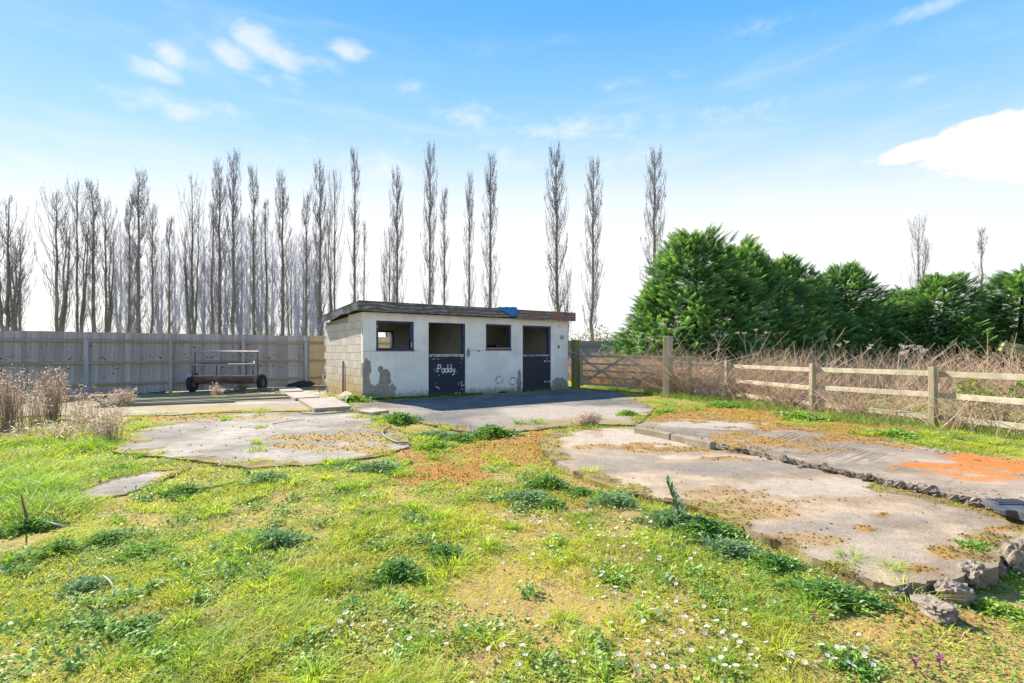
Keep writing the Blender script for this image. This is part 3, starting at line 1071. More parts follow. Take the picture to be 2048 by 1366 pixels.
def stable():
    ang = math.atan2(E1[1], E1[0])
    root = thing('stable_block', 'white rendered low stable block with two navy half doors and flat timber-edged roof', 'stable', (C0[0], C0[1], 0), ang)
    T = 0.15
    H = 2.41
    xs = [0, .37, 1.48, 1.94, 3.17, 3.91, 4.88, 5.34, 6.54, SL]
    zs = [0, 1.37, 2.19, H]
    # front wall: cells, skipping openings
    openings = [(0.37, 1.48, 1.37, 2.19), (1.94, 3.17, -0.05, 2.19), (3.91, 4.88, 1.385, 2.205), (5.34, 6.54, -0.05, 2.2)]
    bm = bmesh.new()
    xc = sorted(set([0, SL] + [v for o in openings for v in o[:2]]))
    zc = sorted(set([-0.05, H] + [v for o in openings for v in o[2:]]))
    gv = {(i, j): bm.verts.new((x, 0, z)) for i, x in enumerate(xc) for j, z in enumerate(zc)}
    fs = []
    for i in range(len(xc) - 1):
        for j in range(len(zc) - 1):
            cx, cz = (xc[i] + xc[i + 1]) / 2, (zc[j] + zc[j + 1]) / 2
            if any(o[0] < cx < o[1] and o[2] < cz < o[3] for o in openings):
                continue
            fs.append(bm.faces.new((gv[i, j], gv[i + 1, j], gv[i + 1, j + 1], gv[i, j + 1])))
    ext = bmesh.ops.extrude_face_region(bm, geom=fs)
    bmesh.ops.translate(bm, verts=[e for e in ext['geom'] if isinstance(e, bmesh.types.BMVert)], vec=(0, T, 0))
    bmesh.ops.delete(bm, geom=[v for v in bm.verts if not v.link_faces], context='VERTS')
    bmesh.ops.recalc_face_normals(bm, faces=bm.faces)
    me = bpy.data.meshes.new('front_wall')
    bm.to_mesh(me)
    bm.free()
    me.materials.append(M_render)
    fw_ = bpy.data.objects.new('front_wall', me)
    COL.objects.link(fw_)
    fw_.parent = root
    # left wall: mortar core plus blocks one by one
    core = MB()
    nk = 10
    for i in range(nk):
        d0, d1 = T + (SD - T) * i / nk, T + (SD - T) * (i + 1) / nk
        h = 2.40 - 0.10 * (i / nk)
        core.box(0.012, T, d0, d1, -0.05, h - 0.02)
    wl = core.build('side_wall', M_mortar, root)
    bw, bh = 0.445, 0.2225
    protos = []
    for v in range(4):
        m_ = MB().box(0, 0.12, 0, bw - 0.009, 0, bh - 0.009, jit=0.0005)
        o = m_.build('block', M_blockY, wl, bevel=0.004)
        protos.append(o)
    half = MB().box(0, 0.12, 0, bw / 2 - 0.009, 0, bh - 0.009, jit=0.0005).build('block', M_blockY, wl, bevel=0.004)
    used = [False] * 5
    for r_ in range(11):
        z = r_ * bh - 0.03
        d = 0.0 if r_ % 2 == 0 else -bw / 2
        while d < SD - 0.05:
            if d < 0:
                o, k, dd, L = half, 4, 0.0, bw / 2
            elif d + bw > SD + 0.03:
                o, k, dd, L = half, 4, d, bw / 2
            else:
                k = random.randrange(4)
                o, dd, L = protos[k], d, bw
            top = 2.42 - 0.10 * dd / SD
            if z + bh < top + 0.03:
                if used[k]:
                    o = o.copy()
                    COL.objects.link(o)
                used[k] = True
                o.location = (random.uniform(-.0015, .0015), dd + 0.004, z)
            d += bw
    # right wall, back wall, partition, floor
    mb = MB().box(SL - T, SL, T, SD - T, -0.05, 2.38)
    mb.build('side_wall', M_render, root)
    mb = MB()
    bo = (1.22, 2.31, 1.40, 2.07)
    yb0, yb1 = SD - T, SD
    mb.box(T, bo[0], yb0, yb1, -0.05, 2.40).box(bo[0], bo[1], yb0, yb1, -0.05, bo[2]).box(bo[0], bo[1], yb0, yb1, bo[3], 2.385)
    # small gaps are left under the sheets between the joists
    mb.box(bo[1], SL - 0.0, yb0, yb1, -0.05, 2.40)
    mb.build('back_wall', M_inside, root)
    MB().box(3.62, 3.74, T, SD - T, 0, 2.42).build('partition', M_inside, root)
    MB().box(T, SL - T, T, SD - T, -0.06, 0.045).build('floor', M_mortar, root)
    fr = MB()
    x0, x1, z0, z1 = bo
    w = 0.055
    fr.box(x0, x0 + w, yb0 - .02, yb1 + .02, z0, z1).box(x1 - w, x1, yb0 - .02, yb1 + .02, z0, z1).box(x0 + w, x1 - w, yb0 - .02, yb1 + .02, z0, z0 + w).box(x0 + w, x1 - w, yb0 - .02, yb1 + .02, z1 - w, z1)
    wn = MB().box(x0, x1, yb0 - .06, yb0 - .021, z0 - .03, z0).build('window', M_navy, root)
    fr.build('frame', M_navy, wn)
    # front windows: frame and sill, no glass left in them
    for (a, b, lo, hi, wl_, wr) in ((0.37, 1.48, 1.37, 2.19, .065, .11), (3.91, 4.88, 1.385, 2.205, .055, .055)):
        fr = MB()
        fw = 0.06
        y0, y1 = 0.012, 0.115
        fr.box(a, a + wl_, y0, y1, lo, hi).box(b - wr, b, y0, y1, lo, hi)
        fr.box(a + wl_, b - wr, y0, y1, hi - fw, hi).box(a + wl_, b - wr, y0, y1, lo, lo + fw * .8)
        wn = fr.build('window', M_navy, root, bevel=0.004)
        MB().box(a - .01, b + .01, -.03, .012, lo - .018, lo + .016).build('sill', M_navy if a < 1 else M_joist, wn)
        if a > 2:
            MB().box(a + wl_, b - wr, .012, .10, lo + fw * .8, lo + fw * .8 + .012).build('ledge', M_white, wn)
        else:
            MB().box(b - wr + .03, b - wr + .05, -.004, .012, 1.46, 1.60).build('stay', M_steel, wn)
            MB().box(a + .02, a + .035, -.004, .012, 1.99, 2.05).build('hinge', M_steel, wn)
    # doorways: frames, half doors
    for n, (a, b, hi, mt) in enumerate(((1.94, 3.17, 2.19, M_door1), (5.34, 6.54, 2.2, M_door2))):
        fr = MB()
        fw = 0.05 if n == 0 else 0.06
        fr.box(a, a + (0.018 if n == 0 else fw), 0.04, 0.13, 0, hi - fw * .5)
        fr.box(b - fw * 1.6, b, 0.02, 0.13, 0, hi - fw * .5)
        fr.box(a, b, 0.02, 0.13, hi - fw * (.5 if n == 0 else 1), hi)
        fr.build('door_frame', M_navy, root, bevel=0.004)
        dr = MB().box(a + .02, b - fw * 1.0 - (0 if n == 0 else .012), -0.006, 0.038, 0.035, 1.235 if n == 0 else 1.225)
        door = dr.build('half_door', mt, root, bevel=0.006)
        MB().box(a + .02, b - fw, -.010, .042, 1.237, 1.250).build('top_strip', M_steel if n == 0 else M_iron, door)
        if n == 0:
            door['label'] = 'navy half door painted with the name Paddy'
            # brushed lettering, each stroke a flat ribbon of paint just proud of the door
            st = []
            X0, Z0, S = a + 0.30, 0.71, 0.12       # x-height S
            def arc(cx, cz, rx, rz, a0, a1, n=14):
                return [(cx + rx * math.cos(R(a0 + (a1 - a0) * i / n)), cz + rz * math.sin(R(a0 + (a1 - a0) * i / n))) for i in range(n + 1)]
            st.append([(0.0, 0.02), (0.02, 1.0), (0.05, 1.98)])
            st.append([(-0.12, 1.78)] + arc(0.38, 1.50, 0.44, 0.46, 130, -90) + [(0.06, 0.98)])
            def bowl(x):
                return arc(x, 0.5, 0.36, 0.46, 50, 390, 18)
            st.append(arc(1.40, 0.5, 0.40, 0.48, 40, 330, 18))
            st.append([(1.82, 1.10), (1.80, 0.3), (1.96, 0.0)])
            st.append(bowl(2.38))
            st.append([(2.78, 2.0), (2.74, 0.6), (2.86, 0.02)])
            st.append(bowl(3.34))
            st.append([(3.74, 2.02), (3.70, 0.6), (3.82, 0.02)])
            st.append([(4.10, 1.0), (4.16, 0.45), (4.36, 0.15), (4.62, 0.35)])
            st.append([(4.78, 1.0), (4.70, 0.2), (4.52, -0.5), (4.20, -0.66), (3.98, -0.5)])
            st.append([(5.10, 0.10), (5.16, 0.16), (5.16, 0.08)])
            ml = MB()
            for i, s in enumerate(st):
                P = np.array([(X0 + p[0] * S * 0.98, -0.0085 - 0.0003 * i, Z0 + p[1] * S) for p in s])
                ribbon(ml, P, 0.0125)
            for (dx, dz, r_) in ((0.28, -0.55, .012), (2.2, -0.3, .008), (1.1, -.2, .006), (1.5, -.25, .007), (0.3, -.5, .009), (-.45, .5, .012), (-.8, .4, .01), (-.4, 1.1, .016), (-1.1, .9, .01)):
                P = np.array([(X0 + dx * S, -0.009, Z0 + dz * S), (X0 + dx * S + r_ * .5, -0.009, Z0 + dz * S - r_ * 2)])
                ribbon(ml, P, r_)
            ml.build('lettering', M_white, door)
            # scraped paint, a hand-print blotch low right and a scuff low left
            ms = MB()
            for (sx, sz, ex, ez, w) in ((.22, .30, .36, .23, .022), (.21, .37, .23, .40, .014), (.98, .40, .99, .30, .012), (1.06, .40, 1.10, .28, .02), (1.10, .28, 1.18, .30, .022), (1.08, .42, 1.14, .40, .014),
                                        (1.17, .33, 1.21, .34, .02), (1.10, .20, 1.14, .16, .018), (.10, 1.12, .20, 1.10, .012), (.26, 1.11, .34, 1.105, .01), (1.06, 1.20, 1.18, 1.21, .012), (1.12, 1.18, 1.10, 1.10, .016), (.84, .05, .94, .07, .022), (.98, .09, 1.06, .06, .014),
                                        (1.06, 1.0, 1.08, .98, .016)):
                P = np.array([(a + sx, -0.0085, sz), (a + (sx + ex) / 2, -0.0085, (sz + ez) / 2 + .008), (a + ex, -0.0085, ez)])
                ribbon(ms, P, w * .6)
            ms.build('scuff_marks', simple('scraped_paint', (0.42, 0.50, 0.56), 0.8, 0.3, 40, 0), door)
        else:
            door['label'] = 'slate blue half door with two steel bolts'
            for zb in (1.0, 0.30):
                bl = MB().tube([(b - .30, -.022, zb), (b - .055, -.022, zb)], .009, 8)
                bl.box(b - .30, b - .24, -.014, -.006, zb - .03, zb + .03).box(b - .14, b - .10, -.026, -.006, zb - .022, zb + .022).box(b - .055, b - .03, -.022, .019, zb - .03, zb + .03)
                bl.tube([(b - .2, -.022, zb), (b - .2, -.03, zb + (.17 if zb > .5 else .04))], .005, 6)
                bl.build('bolt', M_steel, door)
    # fascia boards along the front edge of the roof, each its own board
    ztop = 2.70
    fb = [(-0.20, 2.52, 2.425, ztop), (2.53, 4.37, 2.42, ztop), (4.93, 7.50, 2.40, ztop - .005)]
    roof = MB()
    # corrugated sheets, profile along x, running down to the back
    def zroof(d):
        return 2.665 - 0.052 * (d + 0.2)
    rf = MB().bar((-.14, -0.13, 2.58), (7.46, -0.13, 2.58), 0.05, 0.12).build('roof', M_joist, root)
    for i in range(8):
        xa = -0.24 + i * 0.968
        n = 41
        xsn = np.linspace(xa, xa + 1.0, n)
        prof = 0.018 * np.cos(xsn * 2 * math.pi / 0.0762 * 0.5)
        V = []
        for d in (-0.165, 1.2, 2.6, SD + .42):
            for x, p in zip(xsn, prof):
                V.append((x, d, zroof(d) + p + 0.022 + (i % 2) * 0.003 + 0.01 * math.sin(i * 2.1 + d)))
        V = np.array(V)
        m2 = len(V)
        V = np.concatenate([V, V - [0, 0, 0.0025]])
        ii, jj = np.meshgrid(np.arange(3), np.arange(n - 1), indexing='ij')
        b_ = (ii * n + jj).ravel()
        Q = np.stack([b_, b_ + 1, b_ + n + 1, b_ + n], 1)
        mk('roof_sheet', V, [Q, Q[:, ::-1] + m2], M_roof, rf)
    jm = MB()
    for i in range(12):
        x = 0.25 + i * 0.62
        for_x = x
        V = []
        for d in (-0.12, SD + .30):
            for dz in (-0.115, 0.0):
                for dx in (-.025, .025):
                    V.append((for_x + dx, d, zroof(d) + dz - .002))
        q = [[0, 1, 3, 2], [4, 6, 7, 5], [0, 4, 5, 1], [2, 3, 7, 6], [0, 2, 6, 4], [1, 5, 7, 3]]
        mk('joist', np.array(V), [np.array(q)], M_joist, rf)
    for (x0, x1, z0, z1) in fb:
        fo = MB().box(x0, x1, -0.205, -0.165, z0, z1, jit=0.004).build('fascia_board', M_fascia, rf, bevel=0.006)
        if x0 > 4:
            fo['label'] = 'fascia board with peeling reddish paint'
    MB().box(4.372, 4.928, -0.195, -0.168, 2.43, 2.62).build('fascia_board', M_fascia, rf)
    # blue tarp scrap folded over the gap in the fascia
    tp = MB()
    xs_ = np.linspace(4.30, 4.96, 8)
    V = []
    for j, (zt, yy) in enumerate([(2.735, 0.25), (2.745, -0.19), (2.69, -0.222), (2.60, -0.226), (2.52, -0.222), (2.44, -0.214)]):
        for i, x in enumerate(xs_):
            f = i / 7
            zz = zt
            if j >= 3:
                zz = max(zt, 2.60 - (f - 0.2) * 0.32) if f < 0.75 else zt
            V.append((x, yy - 0.012 * math.sin(i * 1.9 + j), zz + 0.008 * math.sin(i * 2.3 + j * 1.4) + 0.03 * f * (1 if j < 2 else 0)))
    n = 8
    ii, jj = np.meshgrid(np.arange(5), np.arange(n - 1), indexing='ij')
    b_ = (ii * n + jj).ravel()
    tp = mk('blue_tarp', np.array(V), [np.stack([b_, b_ + n, b_ + n + 1, b_ + 1], 1)], M_blue, None, smooth=True)
    tp.location = root.location
    tp.rotation_euler = root.rotation_euler
    sm = tp.modifiers.new('thickness', 'SOLIDIFY')
    sm.thickness = 0.004
    tag(tp, 'bright blue tarpaulin scrap folded over the fascia above the right window', 'tarpaulin')
    # bargeboard of dented grey metal along the left verge
    V, Q = [], []
    nseg = 8
    for i in range(nseg + 1):
        d = -0.16 + (SD + .36) * i / nseg
        lo = zroof(d) - 0.19 + 0.012 * math.sin(i * 2.2) + (0.03 if i in (3,) else 0)
        for (x, z) in ((-0.205, zroof(d) + 0.0), (-0.16 + .02 * math.sin(i * 1.7), lo), (-0.155 + .02 * math.sin(i * 1.7), lo), (-0.20, zroof(d) + 0.0)):
            V.append((x, d, z))
    for i in range(nseg):
        for k in range(4):
            a_ = i * 4 + k
            b2 = i * 4 + (k + 1) % 4
            Q.append([a_, b2, b2 + 4, a_ + 4])
    mk('bargeboard', np.array(V), [np.array(Q)], M_barge, rf)
    # rusty upright on the side wall, small ironmongery on the front
    MB().tube([(-.03, 1.75, .12), (-.028, 1.75, 1.05)], .022, 8).build('downpipe', M_rust, root)
    MB().box(-.004, 0.0, .02, .05, 1.78, 2.0).build('hinge_strap', M_iron, root)
    hk = MB()
    hk.tube([(7.02 + .055 * math.cos(R(t_)), -.035, 1.83 + .055 * math.sin(R(t_))) for t_ in range(60, 391, 22)], .012, 8)
    hk.tube([(7.03, 0, 1.88), (7.03, -.035, 1.885)], .012, 8)
    hk.build('tether_ring', M_iron, root)
    MB().box(6.86, 6.91, -.02, 0, 1.45, 1.55).box(6.87, 6.90, -.035, -.02, 1.47, 1.50).build('switch', M_iron, root)
    MB().box(3.62, 3.66, -.008, 0, 1.32, 1.37).build('plate', M_iron, root)
    MB().tube([(6.88, -.01, 2.27), (6.89, -.012, 2.17)], .006, 6).build('hook', M_rust, root)
    # things kept inside the right-hand box
    o = MB().box(5.2, 7.0, 3.35, 3.68, 1.42, 1.46)
    for x in (5.3, 6.9):
        o.box(x, x + .04, 3.38, 3.42, 0.045, 1.42)
    sh = o.build('shelf', M_joist, None)
    sh.location, sh.rotation_euler = root.location, root.rotation_euler
    tag(sh, 'dark shelf on legs inside the right stable, seen over the half door', 'shelf')
    for i, (x, w, h) in enumerate(((5.35, .42, .10), (6.1, .36, .14))):
        bx_ = MB().box(x, x + w, 3.36, 3.60, 1.461, 1.461 + h).build('storage_box', M_dark if i == 0 else M_red, None, bevel=.01)
        bx_.location, bx_.rotation_euler = root.location, root.rotation_euler
        tag(bx_, ('black box at the left end of the shelf inside the right stable', 'faded red box at the middle of the shelf inside the right stable')[i], 'box')
    br = MB()
    prof = [(0.26, .045), (0.29, .1), (.30, .5), (.29, .9), (.27, .98)]
    for (r0, z0), (r1, z1) in zip(prof[:-1], prof[1:]):
        br.tube([(6.15, 2.2, z0), (6.15, 2.2, z1)], [r0, r1], 16)
    bo_ = br.build('feed_barrel', M_red, None, smooth=True)
    bo_.location, bo_.rotation_euler = root.location, root.rotation_euler
    tag(bo_, 'faded red feed barrel standing inside the right stable behind the door', 'barrel')
    return root


def ribbon(mb, P, w):
    P = np.asarray(P, float)
    T = np.gradient(P, axis=0)
    T /= np.linalg.norm(T, axis=1, keepdims=True) + 1e-9
    N = np.stack([-T[:, 2], np.zeros(len(P)), T[:, 0]], 1)
    V = np.concatenate([P + N * w, P - N * w])
    n = len(P)
    i = np.arange(n - 1)
    V = np.concatenate([V, V + [0, 0.0015, 0]])
    q = np.stack([i, i + 1, n + i + 1, n + i], 1)
    mb.add(V, np.concatenate([q, q[:, ::-1] + 2 * n]))


stable()

# ------------------------------------------------------------------ long board fence
def board_fence():
    ang = math.atan2(U_F[1], U_F[0])
    root = thing('board_fence', 'long weathered grey vertical board fence running behind the stable', 'fence', (A_F[0], A_F[1], 0), ang)
    bw = 0.112
    protos = []
    for v in range(5):
        h = 1.93 + random.uniform(-.006, .006)
        mb = MB()
        V = np.array([[0, 0, 0.02], [bw + .012, -.006, 0.02], [bw + .012, .010, 0.02], [0, .012, 0.02], [0, 0, h], [bw + .012, -.006, h], [bw + .012, .010, h], [0, .012, h]], float)
        mb.add(V, BOXF)
        protos.append(mb.build('board', M_fence, root))
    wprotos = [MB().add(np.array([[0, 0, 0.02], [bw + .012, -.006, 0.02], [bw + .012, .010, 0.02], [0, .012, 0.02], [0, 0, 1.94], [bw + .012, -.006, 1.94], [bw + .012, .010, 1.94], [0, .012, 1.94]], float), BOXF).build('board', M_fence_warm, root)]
    used = set()
    t = -2.6
    while t < 13.4:
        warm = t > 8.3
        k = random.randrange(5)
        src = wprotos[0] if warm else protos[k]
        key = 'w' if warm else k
        if key in used:
            o = src.copy()
            COL.objects.link(o)
        else:
            o = src
            used.add(key)
        o.location = (t, 0.03 + random.uniform(-.003, .003), random.uniform(-.008, .004))
        o.rotation_euler = (0, random.uniform(-.003, .003), random.uniform(-.012, .012))
        t += bw
    mb = MB()
    while t < 34:
        mb.box(t, t + bw - .004, .03 + random.uniform(-.004, .004), .045, .02, 1.93 + random.uniform(-.006, .006))
        t += bw
    far = mb.build('far_boards', M_fence_join, root)
    far['kind'] = 'stuff'
    # rails and posts on the camera side
    posts = [1.84 - 2.12 * 2, 1.84 - 2.12, 1.84, 3.95, 6.08, 8.22] + [8.22 + 2.13 * i for i in range(1, 13)]
    for a, b in zip(posts[:-1], posts[1:]):
        for z in (1.655, 0.985, 0.32):
            MB().box(a + .052, b - .052, -.034, .022, z - .03 + random.uniform(-.008, .008), z + .042, jit=.003).build('rail', M_rail, root)
    for i, p in enumerate(posts):
        if i in (2,):
            MB().tube([(p, -.02, -.1), (p, -.02, 1.70), (p, -.02, 1.73)], [.07, .066, .05], 12).build('post', M_fpost, root, smooth=True)
        else:
            MB().box(p - .05, p + .05, -.06, .026, -.1, 1.72, jit=.003).build('post', M_fpost, root, bevel=.008)
    # knot holes and dark weather marks: small proud scabs
    mb = MB()
    for k in range(190):
        t_ = random.uniform(-1.5, 8.2)
        z = random.choice([random.gauss(1.13, .05), random.gauss(1.5, .05), random.gauss(.8, .06), random.uniform(.5, 1.85), random.gauss(1.15, .03)])
        if abs(z - 1.655) < .06 or abs(z - .985) < .06 or z > 1.9:
            continue
        w, h = random.uniform(.008, .03), random.uniform(.008, .022)
        ww = np.array([[math.cos(a) * w, 0, math.sin(a) * h] for a in np.linspace(0, 2 * math.pi, 7)[:-1]])
        c = np.array([t_, .0185, z])
        V = np.concatenate([ww + c, ww * .8 + c - [0, .002, 0]])
        i = np.arange(6)
        q = np.stack([i, (i + 1) % 6, (i + 1) % 6 + 6, i + 6], 1)
        mb.add(V, np.concatenate([q, np.array([[6, 7, 8, 9], [6, 9, 10, 11]])]))
    o = mb.build('knots', M_knot, root)
    o['kind'] = 'stuff'


board_fence()

# ------------------------------------------------------------------ gate, gateposts, rail fence
PA = np.array([2.26, 17.75])
PB = np.array([4.60, 14.75])
G1 = np.array([5.30, 15.02])


def upright(name, x, y, w, d, z1, rz, mat, label, cat, group=None, cap=0.0):
    o = MB().box(-w / 2, w / 2, -d / 2, d / 2, -0.25, z1, jit=.004).build(name, mat, None, bevel=.012)
    o.location = (x, y, 0)
    o.rotation_euler = (R(random.uniform(-.6, .6)), R(random.uniform(-.6, .6)), rz)
    return tag(o, label, cat, group)


rzg = math.atan2(PB[1] - PA[1], PB[0] - PA[0])
upright('gatepost', PA[0], PA[1], .22, .22, 1.74, rzg, M_mossypost, 'dark mossy square gatepost beside the right end of the stable', 'post')
upright('gatepost', PB[0], PB[1], .20, .24, 1.79, rzg + .12, M_oakv, 'tall pale square gatepost standing in front of the wooden gate', 'post')


def gate():
    a = PA + (G1 + np.array([.03, 0]) - PA) * 0.045 + np.array([.03, .05])
    L = np.linalg.norm(G1 - a)
    ang = math.atan2(G1[1] - a[1], G1[0] - a[0])
    root = thing('field_gate', 'silver-grey five-bar wooden field gate with crossed braces', 'gate', (a[0], a[1], 0), ang)
    drop = -0.03
    for z, h in ((1.17, .075), (.91, .06), (.67, .06), (.45, .06), (.20, .07)):
        o = MB().bar((0.0, 0, z), (L, 0, z + drop), .035, h).build('bar', M_gate, root, bevel=.004)
    MB().bar((0.03, -.001, .12), (0.03, -.001, 1.27), .085, .075, (0, 1, 0)).build('stile', M_gate, root, bevel=.004)
    MB().bar((L - .03, -.001, .08), (L - .03, -.001, 1.22), .075, .075, (0, 1, 0)).build('stile', M_gate, root, bevel=.004)
    for (x0, z0, x1, z1, y) in ((.06, 1.12, L * .43, .20, -.032), (.06, .22, L * .43, 1.12, .032), (L * .48, 1.12, L - .08, .18, -.032), (L * .48, .2, L - .08, 1.12, .032)):
        MB().bar((x0, y, z0), (x1, y, z1), .024, .07).build('brace', M_gate, root, bevel=.003)
    MB().box(-.12, .75, -.028, -.0185, 1.15, 1.19).build('hinge_strap', simple('blue_grey_hinge', (.25, .33, .38), .5, .2, 12, 0, metal=.4), root)


gate()


def rail_fence():
    pts = [np.array(p) for p in ((5.20, 14.62), (6.00, 13.95), (6.69, 11.13), (7.50, 8.90), (8.28, 6.65), (9.05, 4.4))]
    root = thing('rail_fence', 'bleached timber post and rail fence with three rails on the right', 'fence')
    zt = [1.20, 1.08, 1.07, 1.07, 1.07, 1.07]
    for i, p in enumerate(pts):
        d = pts[min(i + 1, 5)] - pts[max(i - 1, 0)]
        a = math.atan2(d[1], d[0])
        w = .10 if i == 0 else .115
        o = MB().box(-.05, .05, -w / 2, w / 2, -.2, zt[i], jit=.003).build('post', M_oakv, root, bevel=.007)
        o.location = (p[0], p[1], 0)
        o.rotation_euler = (R(random.uniform(-.7, .7)), R(random.uniform(-.7, .7)), a + R(random.uniform(-4, 4)))
    zr = [(.955, .92), (.925, .93), (.935, .945), (.94, .935), (.93, .93)]
    zm = [(.55, .52), (.53, .515), (.535, .565), (.56, .55), (.55, .55)]
    zb = [(.17, .15), (.16, .16), (.16, .165), (.17, .16), (.15, .15)]
    for i in range(5):
        d = pts[i + 1] - pts[i]
        d = d / np.linalg.norm(d)
        nrm = np.array([-d[1], d[0]])
        if nrm[0] < 0:
            nrm = -nrm
        # rails nailed to the far (field) side of the posts
        for (z0, z1) in (zr[i], zm[i], zb[i]):
            o0, o1 = (.074, .112) if i % 2 == 0 else (.112, .074)
            a = pts[i] + nrm * o0 - d * .05
            b = pts[i + 1] + nrm * o1 + d * .05
            MB().bar((a[0], a[1], z0), (b[0], b[1], z1), .036, .098).build('rail', M_oak, root, bevel=.004)


rail_fence()

# ------------------------------------------------------------------ vegetation: stems, blades
def blades(X, Y, Z, H, W, lean, az, bend, colb, colt):
    """3-triangle grass blades"""
    N = len(X)
    base = np.stack([X, Y, Z], 1)
    face = RNG.uniform(0, 2 * np.pi, N)
    side = np.stack([np.cos(face), np.sin(face), np.zeros(N)], 1) * (W / 2)[:, None]
    dirn = np.stack([np.cos(az), np.sin(az), np.zeros(N)], 1)
    mid = base + dirn * (H * lean * 0.45)[:, None]
    mid[:, 2] += H * 0.55
    tip = base + dirn * (H * (lean + bend))[:, None]
    tip[:, 2] += H * (1 - 0.35 * bend)
    V = np.stack([base - side, base + side, mid + side * .8, mid - side * .8, tip], 1).reshape(-1, 3)
    b = np.arange(N) * 5
    Q = np.stack([b, b + 1, b + 2, b + 3], 1)
    T = np.stack([b + 3, b + 2, b + 4], 1)
    c = np.stack([colb, colb, colt, colt, colt], 1).reshape(-1, 3)
    return V, Q, T, c


def lawn():
    N = 470000
    Y = 1.75 * np.exp(RNG.uniform(0, 1, N) ** 0.92 * math.log(26 / 1.75))
    X = RNG.uniform(-1.12, 1.12, N) * Y
    onslab = in_slab(X, Y)
    vg = np.zeros(N)
    for P_, rc in ((P_LEFT, .42), (P_LEFT2, .1), (P_YARD, .22), (P_LOW, .26), (P_UP, .3), (P_TRACK, .35)):
        vg = np.maximum(vg, verge(X, Y, P_, rc) * inpoly(X, Y, P_))
    keep = ~onslab | (vg * sstep(fbm(X, Y, 3.3, 3, 66), .4, .55) > RNG.uniform(0.1, 1, N))
    dry, rust, lush = turf(X, Y)
    pat = fbm(X, Y, 7, 2, 91)
    dens = 1 - 0.72 * dry - 0.9 * rust + 0.3 * lush
    dens *= sstep(pat, 0.25, 0.5) * .6 + .4
    # keep inside yard only
    dF = (X - A_F[0]) * U_F[1] - (Y - A_F[1]) * U_F[0]      # >0 camera side
    dens *= np.where(dF < 0.1, 0, 1)
    dens *= np.where((dF < 5.2) & (X < 2.4), 0.10, 1)
    ls = (X - C0[0]) * E1[0] + (Y - C0[1]) * E1[1]
    ld = (X - C0[0]) * E2[0] + (Y - C0[1]) * E2[1]
    keep &= ~((ls > -.05) & (ls < SL + .05) & (ld > -.05) & (ld < SD + .1))
    keep &= RNG.uniform(0, 1, N) < dens
    X, Y, dry, rust, lush, pat = [a[keep] for a in (X, Y, dry, rust, lush, pat)]
    N = len(X)
    tall = np.zeros(N)
    n2 = fbm(X, Y, 3, 2, 14)
    for px, py, rx, ry, k in [(50, 990, 150, 75, .9), (110, 890, 120, 32, .6), (-60, 950, 200, 90, 1.0)]:
        tall = np.maximum(tall, k * sstep(1.15 - spread(X, Y, px, py, rx, ry) + (n2 - .5) * .8, 0.1, 0.8))
    tuft = sstep(fbm(X, Y, 2.6, 3, 123), 0.54, 0.72)
    H = RNG.uniform(.012, .030, N) * (1 + 1.7 * tuft + 0.5 * lush - 0.3 * dry) + tall * RNG.uniform(.04, .19, N)
    H *= (0.9 + 0.02 * Y)
    W = RNG.uniform(.0020, .0040, N) * (1 + Y / 4.5) * (1 + tall * .4)
    az = RNG.uniform(0, 2 * np.pi, N)
    # within tufts the blades share a direction
    sw = fbm(X, Y, 2.0, 2, 200) * 14
    az = np.where(RNG.uniform(0, 1, N) < .25, sw + RNG.normal(0, .6, N), az)
    lean = RNG.uniform(.2, 1.6, N)
    bend = RNG.uniform(.1, .8, N)
    Z = ground_z(X, Y, np.zeros(N, bool)) - .004
    Z = np.where(in_slab(X, Y), .022, Z)
    a = np.array([0.70, 0.72, 0.09])
    b = np.array([0.32, 0.50, 0.05])
    c = np.array([0.58, 0.46, 0.22])
    col = mixc(np.tile(a, (N, 1)), b, np.clip(lush * .75 + tuft * .35 + tall * .3 + (RNG.uniform(0, 1, N) - .5) * .7, 0, 1))
    col = mixc(col, (0.68, 0.62, 0.05), sstep(fbm(X, Y, 1.1, 3, 301), .5, .68) * .6)
    col = mixc(col, c, (RNG.uniform(0, 1, N) < (.10 + .5 * dry)).astype(float) * .85)
    col *= RNG.uniform(.75, 1.2, N)[:, None]
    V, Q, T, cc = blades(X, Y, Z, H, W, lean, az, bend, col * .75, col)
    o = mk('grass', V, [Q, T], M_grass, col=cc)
    tag(o, 'patchy short yellow green lawn grass growing round the concrete slabs', 'grass', kind='stuff')


lawn()


